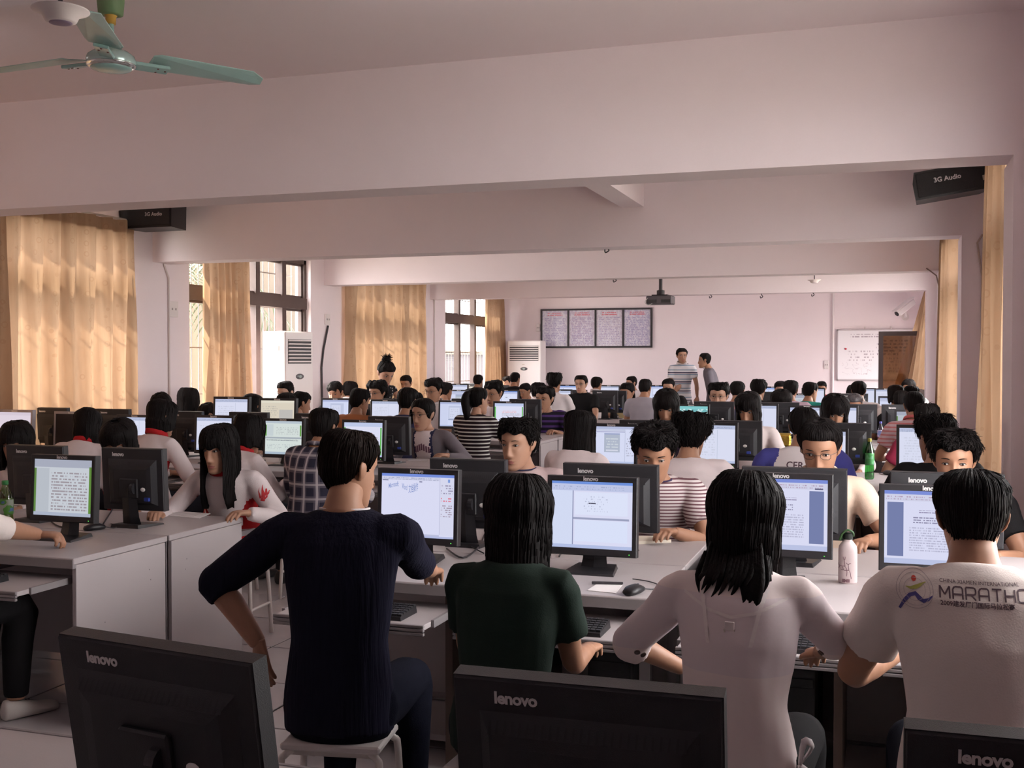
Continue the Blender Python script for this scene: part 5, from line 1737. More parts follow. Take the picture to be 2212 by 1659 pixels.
def two_bone(S, H, l1, l2, pole):
    d = H - S; D = d.length
    if D > (l1 + l2) * .995:
        H = S + d * ((l1 + l2) * .995 / D); d = H - S; D = d.length
    a = (l1 * l1 - l2 * l2 + D * D) / (2 * D)
    h = math.sqrt(max(l1 * l1 - a * a, 0))
    n = d.normalized(); p = pole - n * pole.dot(n); p.normalize()
    return S + n * a + p * h, H
DECALS = []
WHO = {}
def person(tag_, cx, ty, y, h, hair, shirt, label, fem=0, s=1.0, hy=0.0, bow=.18, lean=.13, bs=1.0, sleeve='short', pants=None, skin=0, eyes=None, glasses=False, rh=None, lh=None, hand='relaxed',
           stand=False, collar=None, paint=None, seat=True, pelvis=None, shoes='d', near=False, spikes=40, hairm=None, wr=.004, armpole=None, bulge=.03, loc=None, hipw=1.0, lhand=None, rdir=None, ldir=None, nosh=False, locks=None):
    rnd = random.Random(hash_(tag_))
    if loc is None:
        p = at(cx, ty, y)
        while p.x < XL + .36 or p.x > XR - .2:
            y -= .05; p = at(cx, ty, y)
    else:
        p = Vector(loc)
    H = rad(h)
    fw = Vector((math.sin(H), math.cos(H), 0))
    root = thing('person', label, 'person', (p.x - fw.x * lean, p.y - fw.y * lean, 0), -H, None)
    WHO[tag_] = root
    Minv = root.matrix_basis.inverted()
    thT = {'spiky': .030, 'curly': .034, 'crew': .013}.get(hair, .019)
    hz = p.z - (.1215 + thT * .9) * s
    hc = Vector((0, lean, hz))
    z0 = .88 * p.z / 1.70 if stand else .535
    nb = Vector((0, lean - (.05 if stand else .055) - .05 * max(bow - .2, 0), hz - .108 * s))
    pv = Vector((0, 0, z0)) if pelvis is None else Vector(pelvis)
    W = [.166, .168, .143, .166, .188, .158, .080, .064] if not fem else [.165, .166, .130, .146, .162, .136, .068, .053]
    Dp = [.112, .115, .100, .114, .108, .084, .062, .056] if not fem else [.110, .112, .092, .110, .100, .076, .055, .048]
    TT = [-.12, .06, .34, .62, .82, .925, .985, 1.03]
    def spine(t):
        q = pv.lerp(nb, t)
        q.y -= bulge * math.sin(PI * min(max(t, 0), 1))
        return q
    dvec = (nb - pv).normalized()
    def torso(mb, kx, add, t0=0, t1=8):
        R = []
        for t, w, d in list(zip(TT, W, Dp))[t0:t1]:
            wz = (w * bs * (hipw if t < .2 else 1) * kx + add)
            dd = (d * bs * kx + add)
            bx = Vector((0, dvec.z, -dvec.y)).normalized() * dd
            R.append((spine(t), (wz, 0, 0), bx))
        mb.loft(R, 20)
    l1, l2 = (.29, .25) if not fem else (.265, .232)
    l1 *= bs; l2 *= bs
    sw = (.182 if not fem else .156) * bs
    ra = [.054, .050, .041, .043, .036, .027] if not fem else [.045, .041, .034, .035, .030, .023]
    ra = [q * bs for q in ra]
    arms = []
    for sd, tgt in ((1, rh), (-1, lh)):
        Sx = spine(.885) + Vector((sd * sw, .0, -.012))
        if tgt is None:
            tgt = Vector((sd * .17, .40, .735)) if not stand else Vector((sd * .25, .06, z0 - .02))
        elif len(tgt) == 4:     # world coordinates
            tgt = Minv @ Vector(tgt[:3])
        else:
            tgt = Vector(tgt)
        pole = Vector((sd * .7, -.35, -.75)) if armpole is None else Vector(armpole[0 if sd > 0 else 1])
        E, Wr = two_bone(Sx, tgt, l1, l2, pole)
        arms.append((sd, Sx, E, Wr))
    def arm_pts(sd, S_, E, Wr):
        i = spine(.86) + Vector((sd * sw * .45, 0, -.02))
        return [i, S_, S_.lerp(E, .5), E, E.lerp(Wr, .35), Wr], [ra[0] * 1.1, ra[0], ra[1], ra[2], ra[3], ra[5]]
    # ---- skin body
    B = MB()
    torso(B, .94, -.004, 0, 7)
    nr = (.058 if not fem else .047) * bs
    B.tube([nb + Vector((0, -.01, -.03)), nb + Vector((0, .005, .02)), hc + Vector((0, -.02, -.055 * s))], [nr * 1.25, nr, nr * .96], 16)
    for a in arms:
        P, R = arm_pts(*a)
        B.tube(P, R, 14, smooth=3)
    hips = []
    for sd in (-1, 1):
        hp = pv + Vector((sd * .088 * bs * hipw, .01, -.01))
        if stand:
            kn, an = Vector((sd * .095, .03, .47 * p.z / 1.7)), Vector((sd * .10, -.02, .085))
        else:
            kn, an = Vector((sd * .125, pv.y + .42, .505)), Vector((sd * .13, pv.y + .40, .09))
        if nosh and not stand:
            kn, an = Vector((sd * .125, pv.y + .42, .505)), Vector((sd * .13, pv.y + .30, .09))
        hips.append((sd, hp, kn, an))
    def legs(mb, k, add, endt=1.0):
        for sd, hp, kn, an in hips:
            e = kn.lerp(an, endt)
            mb.tube([hp + Vector((0, -.02, .01)), hp.lerp(kn, .4), kn, kn.lerp(an, .35), e], [q * bs * k + add for q in (.088, .078, .058, .055, .040)], 14, smooth=3)
    legs(B, 1.0, 0)
    vox = .0085 if near else (.012 if y < 7.2 else (.015 if y < 11.5 else .019))
    hk = dict(r=hand, l=lhand or hand)
    HM = Matrix.Translation(hc) @ Matrix.Rotation(-rad(hy), 4, 'Z') @ Matrix.Rotation(-bow, 4, 'X') @ Matrix.Scale(s, 4)
    Hv, Hf, Hm = HEADS[1 if fem else 0]
    hl, ht_ = flat(Hf)
    HMs = []
    for (sd, S_, E, Wr), hd in zip(arms, (rdir, ldir)):
        fd = (Wr - E).normalized()
        d_ = Vector(hd[0]).normalized() if hd else (fd * .6 + Vector((-.12 * sd, .5, -.05))).normalized()
        up = Vector(hd[1]) if hd else Vector((0, 0, 1))
        up = (up - d_ * up.dot(d_)).normalized()
        xx = d_.cross(up)
        M = Matrix(((xx.x, d_.x, up.x, Wr.x), (xx.y, d_.y, up.y, Wr.y), (xx.z, d_.z, up.z, Wr.z), (0, 0, 0, 1)))
        M = M @ Matrix.Scale(bs * (1 if not fem else .9), 4)
        if sd < 0:
            M = M @ Matrix.Scale(-1, 4, (1, 0, 0))
        HMs.append((sd, M))
    skm = [skin_mat(skin), lip_mat(skin)]
    def fin_body(o, me):
        V, NV, L, S, T = mesh_np(me)
        parts = [(V, L, T, 0), (xf(Hv, HM), hl, ht_, Hm)]
        for sd, M in HMs:
            key = hk['r' if sd > 0 else 'l']
            if y > 7.2 and key == 'relaxed':
                key = 'far'
            hv, hL, hT = HANDS[key]
            parts.append((xf(hv, M), hL, hT, 0))
        link('body', build_np('body', parts, skm), root)
    pend(B, vox, 3, fin_body)
    # ---- shirt
    C = MB()
    torso(C, 1.0, .012, 0, 7)
    ends = []
    for a in arms:
        sd, S_, E, Wr = a
        P, R = arm_pts(*a)
        ex = {'short': .016, 'three': .015, 'long': .014, 'cap': .013, 'puff': .017}[sleeve]
        if sleeve in ('short', 'puff'):
            P2 = [P[0], P[1], S_.lerp(E, .35), S_.lerp(E, .62)]; R2 = [R[0] + .008, R[1] + ex * .8, R[1] * .97 + ex, R[2] + ex * (1.35 if sleeve == 'short' else .6)]
        elif sleeve == 'cap':
            P2 = [P[0], P[1], S_.lerp(E, .2)]; R2 = [R[0] + .006, R[1] + .010, R[1] + .010]
        elif sleeve == 'three':
            P2 = [P[0], P[1], P[2], E, E.lerp(Wr, .10), E.lerp(Wr, .2)]; R2 = [R[0] + .008, R[1] + ex * .8, R[2] + ex, R[3] + ex, R[3] + ex, R[4] + ex * .9]
        else:
            P2 = [P[0], P[1], P[2], E, E.lerp(Wr, .4), E.lerp(Wr, .93)]; R2 = [R[0] + .008, R[1] + ex * .8, R[2] + ex, R[3] + ex, R[4] + ex, R[5] + ex * .8]
        C.tube(P2, R2, 14, smooth=3)
        if sleeve in ('three', 'long'):
            q = R2[3] * 1.06; C.ell(E, (q, q, q), 12, 8)
        ends.append((sd, P2[-1], (P2[-1] - P2[-2]).normalized(), R2[-1]))
    smats = shirt if isinstance(shirt, (list, tuple)) else [shirt]
    def fin_shirt(o, me):
        V, NV, L, S, T = mesh_np(me)
        w = np.zeros(len(V))
        r2 = random.Random(rnd.random())
        for _ in range(9):
            k = np.array([r2.uniform(-1, 1), r2.uniform(-1, 1), r2.uniform(-.6, .6)]) * r2.choice([18, 30, 48])
            w += np.sin(V @ k + r2.uniform(0, 6.3)) * (18 / np.linalg.norm(k)) ** .6
        V = V + NV * (w * wr * .42)[:, None]
        mi = 0
        if paint:
            Cn = np.zeros((len(T), 3)); Nn = np.zeros((len(T), 3))
            for j in range(4):
                ii = L[np.minimum(S + j, len(L) - 1)]
                Cn += V[ii] / 4; Nn += NV[ii] / 4
            mi = paint(Cn, Nn, nb)
        sh = link('shirt', build_np('shirt', [(V, L, T, mi)], smats), root)
        root['_s'] = 1
        for fn in [d for t_, d in DECALS if t_ == tag_]:
            fn(sh, root, dict(nb=nb, hc=hc, arms=arms, ends=ends, spine=spine))
    pend(C, max(vox, .009), 4, fin_shirt)
    # ---- trousers
    if pants is None:
        pants = mat('trouser_dark', (.018, .017, .023), .85, noise=.2, nscale=12, spec=.12)
    D_ = MB()
    R = []
    for t, w, d in list(zip(TT, W, Dp))[:2]:
        R.append((spine(t) + Vector((0, 0, 0)), (w * bs * hipw + .006, 0, 0), (0, d * bs + .006, 0)))
    R.insert(0, (spine(-.2) + Vector((0, .02, 0)), (W[0] * bs * .8, 0, 0), (0, Dp[0] * .8, 0)))
    R.append((spine(.15), (W[1] * bs * hipw * .96, 0, 0), (0, Dp[1] * bs * .96, 0)))
    D_.loft(R, 20)
    legs(D_, 1.10, .008, .97)
    pend(D_, max(vox, .011), 3, lambda o, me: link('trousers', build_np('trousers', [mesh_np(me)[0:1] + (mesh_np(me)[2], mesh_np(me)[4], 0)], [pants]), root))
    for sd, hp, kn, an in hips:
        o = link('shoe', shoew_me if shoes == 'w' else shoe_me, root, (an.x, an.y + .01, 0)); o.rotation_euler = (0, 0, -sd * .12)
    # ---- hair, eyes, collar
    hm = hair_mesh(hair, rnd, spikes if y < 8 else spikes // 2, bow, locks)
    me = hm.mesh('hair', hairm or M_hair, True)
    me.transform(HM)
    link('hair', me, root)
    if eyes is None:
        eyes = math.cos(H + rad(hy)) < .25
    if eyes:
        for sx in (-1, 1):
            o = link('eye', eye_me, root); o.matrix_basis = HM @ Matrix.Translation((sx * .0315, .0725, .0065)) @ Matrix.Rotation(-sx * .22, 4, 'Z')
            o = link('eyebrow', brow_me if sx > 0 else brow_me2, root); o.matrix_basis = HM @ Matrix.Translation((sx * .032, .0815, .0285)) @ Matrix.Rotation(-sx * .1, 4, 'Z')
    if glasses:
        o = link('glasses', glass_me, root); o.matrix_basis = HM
    if collar:
        cm, kind = collar
        b = MB()
        rr, dd = (.080 if not fem else .067) * bs, (.072 if not fem else .061) * bs
        pts = []
        for q in np.linspace(0, 2 * PI, 25)[:-1]:
            pts.append(Vector((rr * math.sin(q), dd * math.cos(q) * 1.02 + .004, (-.026 if kind != 'round' else -.006) * math.cos(q) + (.004 if kind != 'round' else -.012))))
        hgt = {'round': .007, 'stand': .036, 'polo': .026, 'wide': .016}[kind]
        th = {'round': .0032, 'stand': .007, 'polo': .008, 'wide': .006}[kind]
        n = len(pts); vs = []
        for q in pts:
            o_ = Vector((q.x, q.y, 0)).normalized()
            fl = .010 if kind == 'polo' else (.004 if kind == 'stand' else 0)
            vs += [q + o_ * (th + fl) + Vector((0, 0, -hgt * .5)), q + o_ * th + Vector((0, 0, hgt * .5)), q - o_ * th + Vector((0, 0, hgt * .5)), q - o_ * th + Vector((0, 0, -hgt * .5))]
        fs = []
        for i in range(n):
            j = (i + 1) % n
            for k in range(4):
                fs.append((i * 4 + k, j * 4 + k, j * 4 + (k + 1) % 4, i * 4 + (k + 1) % 4))
        b.add([v + nb + Vector((0, .004, .001)) for v in vs], fs)
        b.obj('collar', cm, root, True)
    if seat and not stand:
        rs = root.matrix_basis @ Vector((pv.x, pv.y, 0))
        put_stool(rs.x, rs.y, -H, 'white metal stool under ' + label_short(label))
    return root
def hash_(s):
    v = 7
    for c in s:
        v = (v * 131 + ord(c)) % 1000003
    return v
def label_short(l):
    w = l.replace('person ', 'the person ', 1).split()
    return ' '.join(w[:11])
def project(me, target_me, dirn, off=.0016, start=.6):
    bv = BVHTree.FromPolygons([v.co.copy() for v in target_me.vertices], [tuple(p.vertices) for p in target_me.polygons])
    d = Vector(dirn).normalized()
    lost = []
    for v in me.vertices:
        hit = bv.ray_cast(v.co - d * start, d)
        if hit[0] is not None:
            v.co = hit[0] - d * off
        else:
            lost.append(v.index)
    if lost:
        bm = bmesh.new(); bm.from_mesh(me); bm.verts.ensure_lookup_table()
        bmesh.ops.delete(bm, geom=[bm.verts[i] for i in lost], context='VERTS')
        bm.to_mesh(me); bm.free()
def flush_pending():
    bpy.context.view_layer.update()
    dg = bpy.context.evaluated_depsgraph_get()
    done = []
    for o, fin in PENDING:
        me = bpy.data.meshes.new_from_object(o.evaluated_get(dg))
        done.append((o, me, fin))
    for o, me, fin in done:
        fin(o, me)
    for o, me, fin in done:
        m0 = o.data
        bpy.data.objects.remove(o); bpy.data.meshes.remove(m0); bpy.data.meshes.remove(me)
    PENDING.clear()
# ------------------------------------------------------------------ garments
def plain(n, c, **k): return mat('cloth_' + n, c, .88, noise=k.pop('noise', .08), nscale=12, bump=.12, bscale=220, spec=.15, **k)
C_navy = mat('knit_navy', (.0105, .010, .021), .95, noise=.15, nscale=60, stretch=(1, 1, .06), bump=.5, bscale=90, spec=.1)
C_green = plain('green', (.016, .027, .021))
C_white = plain('white', (.70, .64, .645), noise=.04)
C_tee = plain('tee_white', (.74, .655, .62), noise=.05)
C_black = plain('black', (.010, .009, .010))
C_cream = plain('cream', (.64, .49, .39))
C_red = plain('red', (.42, .018, .022))
C_blue = plain('blue', (.065, .065, .27))
C_grey = plain('grey', (.36, .33, .37))
C_dgrey = plain('dark_grey', (.15, .13, .145))
C_yellow = plain('yellow', (.70, .62, .36))
C_orange = plain('orange', (.36, .14, .06))
C_nav2 = plain('navy_blue', (.03, .03, .07))
C_coral = plain('coral', (.55, .13, .13))
C_teal = plain('teal', (.02, .24, .19))
C_lilac = plain('lilac', (.52, .38, .46))
C_pinkw = plain('pink_white', (.72, .62, .625))
C_crim = plain('crimson', (.30, .03, .07))
C_jean = mat('denim', (.006, .0065, .013), .9, noise=.3, nscale=30, bump=.3, bscale=300, spec=.08)
C_jk = plain('jacket_white', (.66, .58, .58), noise=.05)
C_bstripe = cloth('cloth_bw_stripes', 'stripe', [(.02, .010, .014), (.62, .62, .58)], period=.036, duty=.36)
C_tstripe = cloth('cloth_brown_stripes', 'stripe', [(.60, .53, .53), (.16, .075, .09)], period=.0165, duty=.42)
C_purple = cloth('cloth_purple_stripes', 'stripe', [(.016, .013, .024), (.10, .045, .20)], period=.062, duty=.42)
C_pstripe = cloth('cloth_pink_stripes', 'stripe', [(.56, .40, .42), (.52, .17, .17)], period=.034, duty=.36)
C_polo = cloth('cloth_polo_stripes', 'stripe', [(.80, .77, .80), (.30, .38, .48), (.04, .035, .08)], period=.072, duty=.24, period2=.144, duty2=.11)
C_plaid = cloth('cloth_plaid', 'plaid', [(.035, .035, .060), (.20, .18, .22), (.62, .58, .60)])
C_dots = cloth('cloth_polka', 'dots', [(.012, .011, .013), (.62, .60, .58)], scale=26.0, r=.27)
C_blouse = cloth('cloth_sheer_white', 'yoke', [(.82, .705, .69), (.75, .65, .67)], z=.99, z2=.80)

def jacket_paint(C, Nn, nb):
    ax = np.abs(C[:, 0])
    z0 = nb.z - .22
    m = (ax > .085) & (ax < .178) & (C[:, 1] < .11) & (C[:, 2] < z0 + (ax - .085) * .7)
    return m.astype('i')
JK = [C_jk, C_red]
def raglan_paint(C, Nn, nb):
    ax = np.abs(C[:, 0])
    return (ax > .125 + np.clip(nb.z - .05 - C[:, 2], 0, .2) * .45).astype('i')
def hoodie_paint(C, Nn, nb):
    ax = np.abs(C[:, 0] - .0)
    fr = (Nn[:, 1] > .2) & (ax < .075) & (C[:, 2] < nb.z + .02)
    strap = (Nn[:, 1] > .1) & (ax >= .075) & (ax < .098)
    return np.where(fr, 1, np.where(strap, 2, 0)).astype('i')
def hoodie_text(C, Nn, nb):
    return hoodie_paint(C, Nn, nb)

# ---- prints on garments
def add_text(tag_, body, size, org, m, flip=False, bold=.0, squash=1.0, rot=0.0, name='lettering'):
    def f(sh, root, info):
        me = text_mesh(body, size, bold, squash=squash)
        if flip:
            me.transform(Matrix.Rotation(PI, 4, 'Z'))
        me.transform(Matrix.Rotation(rot, 4, 'Y'))
        o_ = info['nb'] + Vector(org)
        me.transform(Matrix.Translation((o_.x, o_.y, o_.z)))
        project(me, sh.data, (0, -1, 0) if flip else (0, 1, 0))
        me.materials.append(m)
        link(name, me, sh)
    DECALS.append((tag_, f))
def add_shape(tag_, name, outline_sets, m, org, flip=False, rot=0.0, arm=None):
    """outline_sets: strips given as lists of (x, z, half width)"""
    def f(sh, root, info):
        b = MB()
        for pl in outline_sets:
            vs, fs = [], []
            n = len(pl)
            for i, (x, z, w) in enumerate(pl):
                x0, z0, _ = pl[max(i - 1, 0)]; x1, z1, _ = pl[min(i + 1, n - 1)]
                d = Vector((x1 - x0, 0, z1 - z0)); d = d.normalized() if d.length > 0 else Vector((1, 0, 0))
                q = Vector((-d.z, 0, d.x)) * w
                vs += [Vector((x, 0, z)) + q, Vector((x, 0, z)), Vector((x, 0, z)) - q]
                if i < n - 1:
                    k = 3 * i
                    fs += [(k, k + 3, k + 4, k + 1), (k + 1, k + 4, k + 5, k + 2)]
            b.add(vs, fs)
        me = b.mesh(name, m)
        me.transform(Matrix.Rotation(rot, 4, 'Y'))
        if flip:
            me.transform(Matrix.Rotation(PI, 4, 'Z'))
        if arm is not None:
            sd, S_, E, Wr = info['arms'][arm[0]]
            o_ = S_.lerp(E, arm[1]) + Vector(org)
        else:
            o_ = info['nb'] + Vector(org)
        me.transform(Matrix.Translation(o_))
        project(me, sh.data, (0, -1, 0) if flip else (0, 1, 0), .0022)
        link(name, me, sh)
    DECALS.append((tag_, f))
def circle(cx, cz, r, w, n=40, a0=0, a1=2 * PI):
    return [(cx + r * math.cos(a0 + (a1 - a0) * k / n), cz + r * math.sin(a0 + (a1 - a0) * k / n), w) for k in range(n + 1)]
I_dark = mat('print_dark', (.085, .045, .06), .8)
I_red = mat('print_red', (.48, .035, .02), .8)
I_lime = mat('print_lime', (.42, .42, .10), .8)
I_blue = mat('print_blue', (.07, .06, .24), .8)
I_pale = mat('print_pale', (.46, .39, .40), .8)
I_flame = mat('print_flame', (.46, .03, .035), .8)
TX = -.094
LET = {'M': [[(0, 0), (0, 1), (.5, .3), (1, 1), (1, 0)]], 'A': [[(0, 0), (0, .8), (.2, 1), (.85, 1), (1, .85), (1, 0)], [(0, .4), (1, .4)]], 'T': [[(0, 1), (1, 1)], [(.5, 1), (.5, 0)]],
       'R': [[(0, 0), (0, 1), (.85, 1), (1, .88), (1, .55), (.85, .42), (0, .42)], [(.5, .42), (1, 0)]], 'H': [[(0, 0), (0, 1)], [(1, 0), (1, 1)], [(0, .5), (1, .5)]],
       'O': [[(.15, 0), (0, .15), (0, .85), (.15, 1), (.85, 1), (1, .85), (1, .15), (.85, 0), (.15, 0)]], 'N': [[(0, 0), (0, 1), (1, 0), (1, 1)]]}
CAP = .0262
word = []
for i_, ch in enumerate('MARATHON'):
    for pl in LET[ch]:
        for (xa, za), (xb, zb) in zip(pl[:-1], pl[1:]):
            word.append([(i_ * CAP * 1.13 + CAP * .84 * xa, CAP * za, .0019), (i_ * CAP * 1.13 + CAP * .84 * (xa + xb) / 2, CAP * (za + zb) / 2, .0019), (i_ * CAP * 1.13 + CAP * .84 * xb, CAP * zb, .0019)])
add_shape('marathon', 'lettering', word, I_dark, (TX + .002, -.3, -.061))
add_text('marathon', 'CHINA XIAMEN INTERNATIONAL', .0118, (TX + .002, -.3, -.024), I_dark, squash=1.02)
add_text('marathon', '2009建发厦门国际马拉松赛', .0140, (TX + .002, -.3, -.072), I_dark, bold=.0003)
EX, EZ, ES = -.150, -.050, .78
def sc(pl): return [(x * ES, z * ES, w * ES) for x, z, w in pl]
add_shape('marathon', 'emblem_ring', [sc(q) for q in (circle(0, 0, .055, .0009), circle(0, 0, .046, .0006), circle(0, 0, .032, .0006), [(-.03, -.02, .0005), (.03, .02, .0005)], [(0, -.045, .0005), (0, .045, .0005)])], I_pale, (EX, -.3, EZ))
add_shape('marathon', 'emblem_dot', [sc([(-.009, .030, .0005), (-.006, .030, .0065), (-.001, .030, .0088), (.004, .030, .0065), (.007, .030, .0005)])], I_red, (EX, -.3, EZ))
add_shape('marathon', 'emblem_arc', [sc([(-.026, .006, .001), (-.012, .002, .004), (.004, .006, .006), (.018, .014, .004), (.034, .024, .001)])], I_lime, (EX, -.3, EZ))
add_shape('marathon', 'emblem_ribbon', [sc([(-.045, -.064, .0035), (-.030, -.036, .0052), (-.014, -.018, .0055), (.002, -.012, .0062), (.014, -.024, .0072), (.026, -.030, .006), (.040, -.024, .004), (.054, -.012, .0015)])], I_blue, (EX, -.3, EZ))
FS = .62
FL = [[(x * FS, z * FS, w * FS) for x, z, w in q] for q in ([(0, -.02, .020), (.006, .04, .017), (-.006, .075, .008), (-.016, .125, .001)], [(.016, .0, .013), (.026, .05, .010), (.018, .09, .005), (.010, .150, .0008)], [(-.018, .005, .010), (-.028, .04, .007), (-.036, .065, .004), (-.034, .10, .0008)],
      [(.030, .01, .008), (.040, .05, .006), (.040, .075, .003), (.044, .11, .0006)])]
add_shape('longgirl', 'flame_emblem', FL, I_flame, (-.012, .4, .0), flip=True, arm=(1, .45))
add_text('bobgirl', '体育学院', .036, (-.10, -.3, -.17), I_red, squash=.8, rot=.15)
add_text('raglan', 'CER', .055, (-.075, -.3, -.10), I_dark, bold=.001)
add_shape('raglan', 'chest_stroke', [[(.03, -.165, .001), (.06, -.16, .004), (.10, -.165, .004)]], I_dark, (0, -.3, 0))
add_shape('yellowgirl', 'chest_print', [[(-.08, -.18, .003), (.05, -.182, .003)], [(-.05, -.205, .003), (.02, -.207, .003)], [(.05, -.15, .004), (.06, -.145, .004)]], mat('print_brown', (.42, .26, .16), .8), (0, .4, 0), flip=True)
def hoodie_print(sh, root, info):
    b = MB(); r = random.Random(3)
    for k in range(7):
        x = -.068 + k * .022
        z = -.165 - .012 * math.cos(k * 1.05)
        b.add([(x - .008, 0, z - .035), (x + .008, 0, z - .035), (x + .009, 0, z + .02 + r.uniform(0, .01)), (x - .007, 0, z + .02)], [(0, 1, 2, 3)])
    me = b.mesh('chest_print', mat('print_plum', (.16, .07, .11), .8))
    me.transform(Matrix.Rotation(PI, 4, 'Z')); me.transform(Matrix.Translation(info['nb'] + Vector((0, .4, .0))))
    project(me, sh.data, (0, -1, 0), .003); link('chest_print', me, sh)
DECALS.append(('hoodie', hoodie_print))
def blouse_details(sh, root, info):
    M_b = mat('button_brown', (.06, .03, .025), .4)
    M_c = mat('blouse_seam', (.80, .72, .71), .8)
    for sd, e, d, r in info['ends']:
        for k in (0, 1):
            c = e - d * (.022 + .026 * k)
            n = (Vector((0, -1, .15)) - d * Vector((0, -1, .15)).dot(d)).normalized()
            hit = None
            bv = BVHTree.FromPolygons([v.co.copy() for v in sh.data.vertices], [tuple(p.vertices) for p in sh.data.polygons])
            h_ = bv.ray_cast(c + n * .3, -n)
            if h_[0] is not None:
                M = h_[1].to_track_quat('Z', 'Y').to_matrix().to_4x4(); M.translation = h_[0]
                b = MB(); b.lathe([(.001, .0), (.0085, .0), (.0085, .0025), (.005, .0035), (.001, .003)], 14, M=M); b.obj('button', M_b, sh)
    nb = info['nb']
    for nm, pl in (('yoke_seam', [[(-.135, -.062, .004), (-.06, -.095, .004), (0, -.108, .004), (.06, -.095, .004), (.135, -.062, .004)]]), ('strap_seam', [[(-.085, -.04, .005), (-.07, -.10, .005), (-.055, -.175, .005)]]), ('strap_seam', [[(.085, -.04, .005), (.07, -.10, .005), (.055, -.175, .005)]])):
        b = MB()
        for q in pl:
            vs, fs = [], []
            P = []
            for i in range(len(q) - 1):
                for k in range(6):
                    t = k / 6; P.append(tuple(q[i][j] * (1 - t) + q[i + 1][j] * t for j in range(3)))
            P.append(q[-1])
            for i, (x, z, w) in enumerate(P):
                hor = nm == 'yoke_seam'
                vs += [(x, 0, z + w), (x, 0, z - w)] if hor else [(x - w, 0, z), (x + w, 0, z)]
                if i < len(P) - 1:
                    fs.append((2 * i, 2 * i + 2, 2 * i + 3, 2 * i + 1))
            b.add([Vector(v) + nb + Vector((0, -.3, 0)) for v in vs], fs)
        me = b.mesh(nm, M_c); project(me, sh.data, (0, 1, 0), .0015); link(nm, me, sh)
    b = MB(); p = nb + Vector((0, -.085, -.125))
    bv = BVHTree.FromPolygons([v.co.copy() for v in sh.data.vertices], [tuple(q.vertices) for q in sh.data.polygons])
    h_ = bv.ray_cast(p + Vector((0, -.3, 0)), Vector((0, 1, 0)))
    if h_[0] is not None:
        p = h_[0] + Vector((0, -.004, 0))
    b.tube([p + Vector((.013 * math.cos(q), -.001, .011 * math.sin(q) - .014)) for q in np.linspace(-PI - .3, .3, 12)], .0022, 6)
    b.obj('back_ring', mat('ring_metal', (.62, .54, .48), .25, metal=.8), sh)
    b = MB(); b.box(p.x - .012, p.x + .012, p.y - .003, p.y + .003, p.z - .014, p.z + .008, .001); b.obj('ring_tab', M_c, sh)
    w = info['spine'](.12)
    q = Vector((w.x + .172, w.y - .02, w.z - .02))
    for k, (dx, dz, dy) in enumerate(((.03, .05, 0), (.035, -.02, -.02))):
        b = MB(); b.tube([q, q + Vector((dx, dy, dz)), q + Vector((dx * .4, dy - .02, dz * 1.3)), q + Vector((0, -.005, 0))], [.008, .013, .012, .007], 8, ry=.4, smooth=3); b.obj('bow_loop', C_white, sh, True)
    b = MB(); b.tube([q, q + Vector((.012, -.01, -.06)), q + Vector((.016, -.012, -.13)), q + Vector((-.004, -.01, -.15))], [.007, .014, .02, .016], 8, ry=.3, smooth=3); b.obj('bow_tail', C_white, sh, True)
DECALS.append(('blouse', blouse_details))

# ------------------------------------------------------------------ the people
CW = (C_white, 'round'); CB = (C_black, 'round')
CRed = (C_red, 'stand')
# first full row, backs to the camera
person('navy', 754, 919, 3.15, -10, 'short', C_navy, 'person in navy sweater and jeans, left hand on hip, back turned', s=1.0, hy=34, bow=.22, lean=.10, bs=.96, sleeve='three', pants=C_jean, near=True, spikes=150,
       collar=(C_white, 'round'), rh=(atz(955, 1258, .785).x, atz(955, 1258, .785).y, .785, 0), lh=(-.25, -.03, .72), armpole=((.25, -.6, -.8), (-.8, .12, .6)), lhand='open', ldir=((.12, .10, -1), (-.5, -.85, -.1)), hairm=M_hair2, wr=.003)
person('greentee', 1121, 1012, 3.10, 2, 'mid', C_green, 'person in dark green tee with shoulder length dark hair, back turned', fem=1, s=1.04, bow=.12, lean=.10, near=True, spikes=110, collar=(C_green, 'round'), rh=(.15, .33, .70), lh=(-.15, .33, .70), wr=.003, bs=.95, armpole=((.12, -.7, -.7), (-.12, -.7, -.7)))
_r = random.Random(21)
LK = []
for q in range(9):      # tail of hair falling down the back, and shorter ends to the left
    x, L = .012 + .006 * q, _r.uniform(.6, 1.0)
    LK.append(([(x, -.072, -.06), (x + .018, -.120, -.150), (x * .6 + .036, -.136, -.15 - .08 * L), (x * .5 + .030, -.140, -.15 - .12 * L), (x * .5 + .044, -.137, -.15 - .165 * L)], [.004, .0085, .0065, .004, .0007]))
for q in range(11):
    x, L = -.062 + .011 * q + _r.uniform(-.003, .003), _r.uniform(.3, 1.0)
    LK.append(([(x, -.068, -.06), (x, -.116, -.135), (x - .006, -.130, -.145 - .03 * L), (x - .020 * L, -.134, -.150 - .052 * L)], [.004, .0085, .006, .0007]))
for sg in (-1, 1):
    for q in range(3):
        LK.append(([(sg * .074, -.04 - .02 * q, -.09), (sg * .086, -.06 - .02 * q, -.15), (sg * (.094 - .01 * q), -.08 - .02 * q, -.175 - .01 * q)], [.006, .008, .0008]))
person('blouse', 1609, 1006, 3.05, 3, 'mid', C_blouse, 'person in sheer white blouse with three quarter sleeves, back turned', fem=1, s=1.06, bow=.20, hy=4, lean=.16, near=True, spikes=120, sleeve='three', pants=C_black,
       rh=(.17, .46, .745), lh=(-.20, .30, .70), collar=None, wr=.005, bs=.95, armpole=((1.0, -.1, -.5), (-1.0, -.1, -.5)), locks=LK)
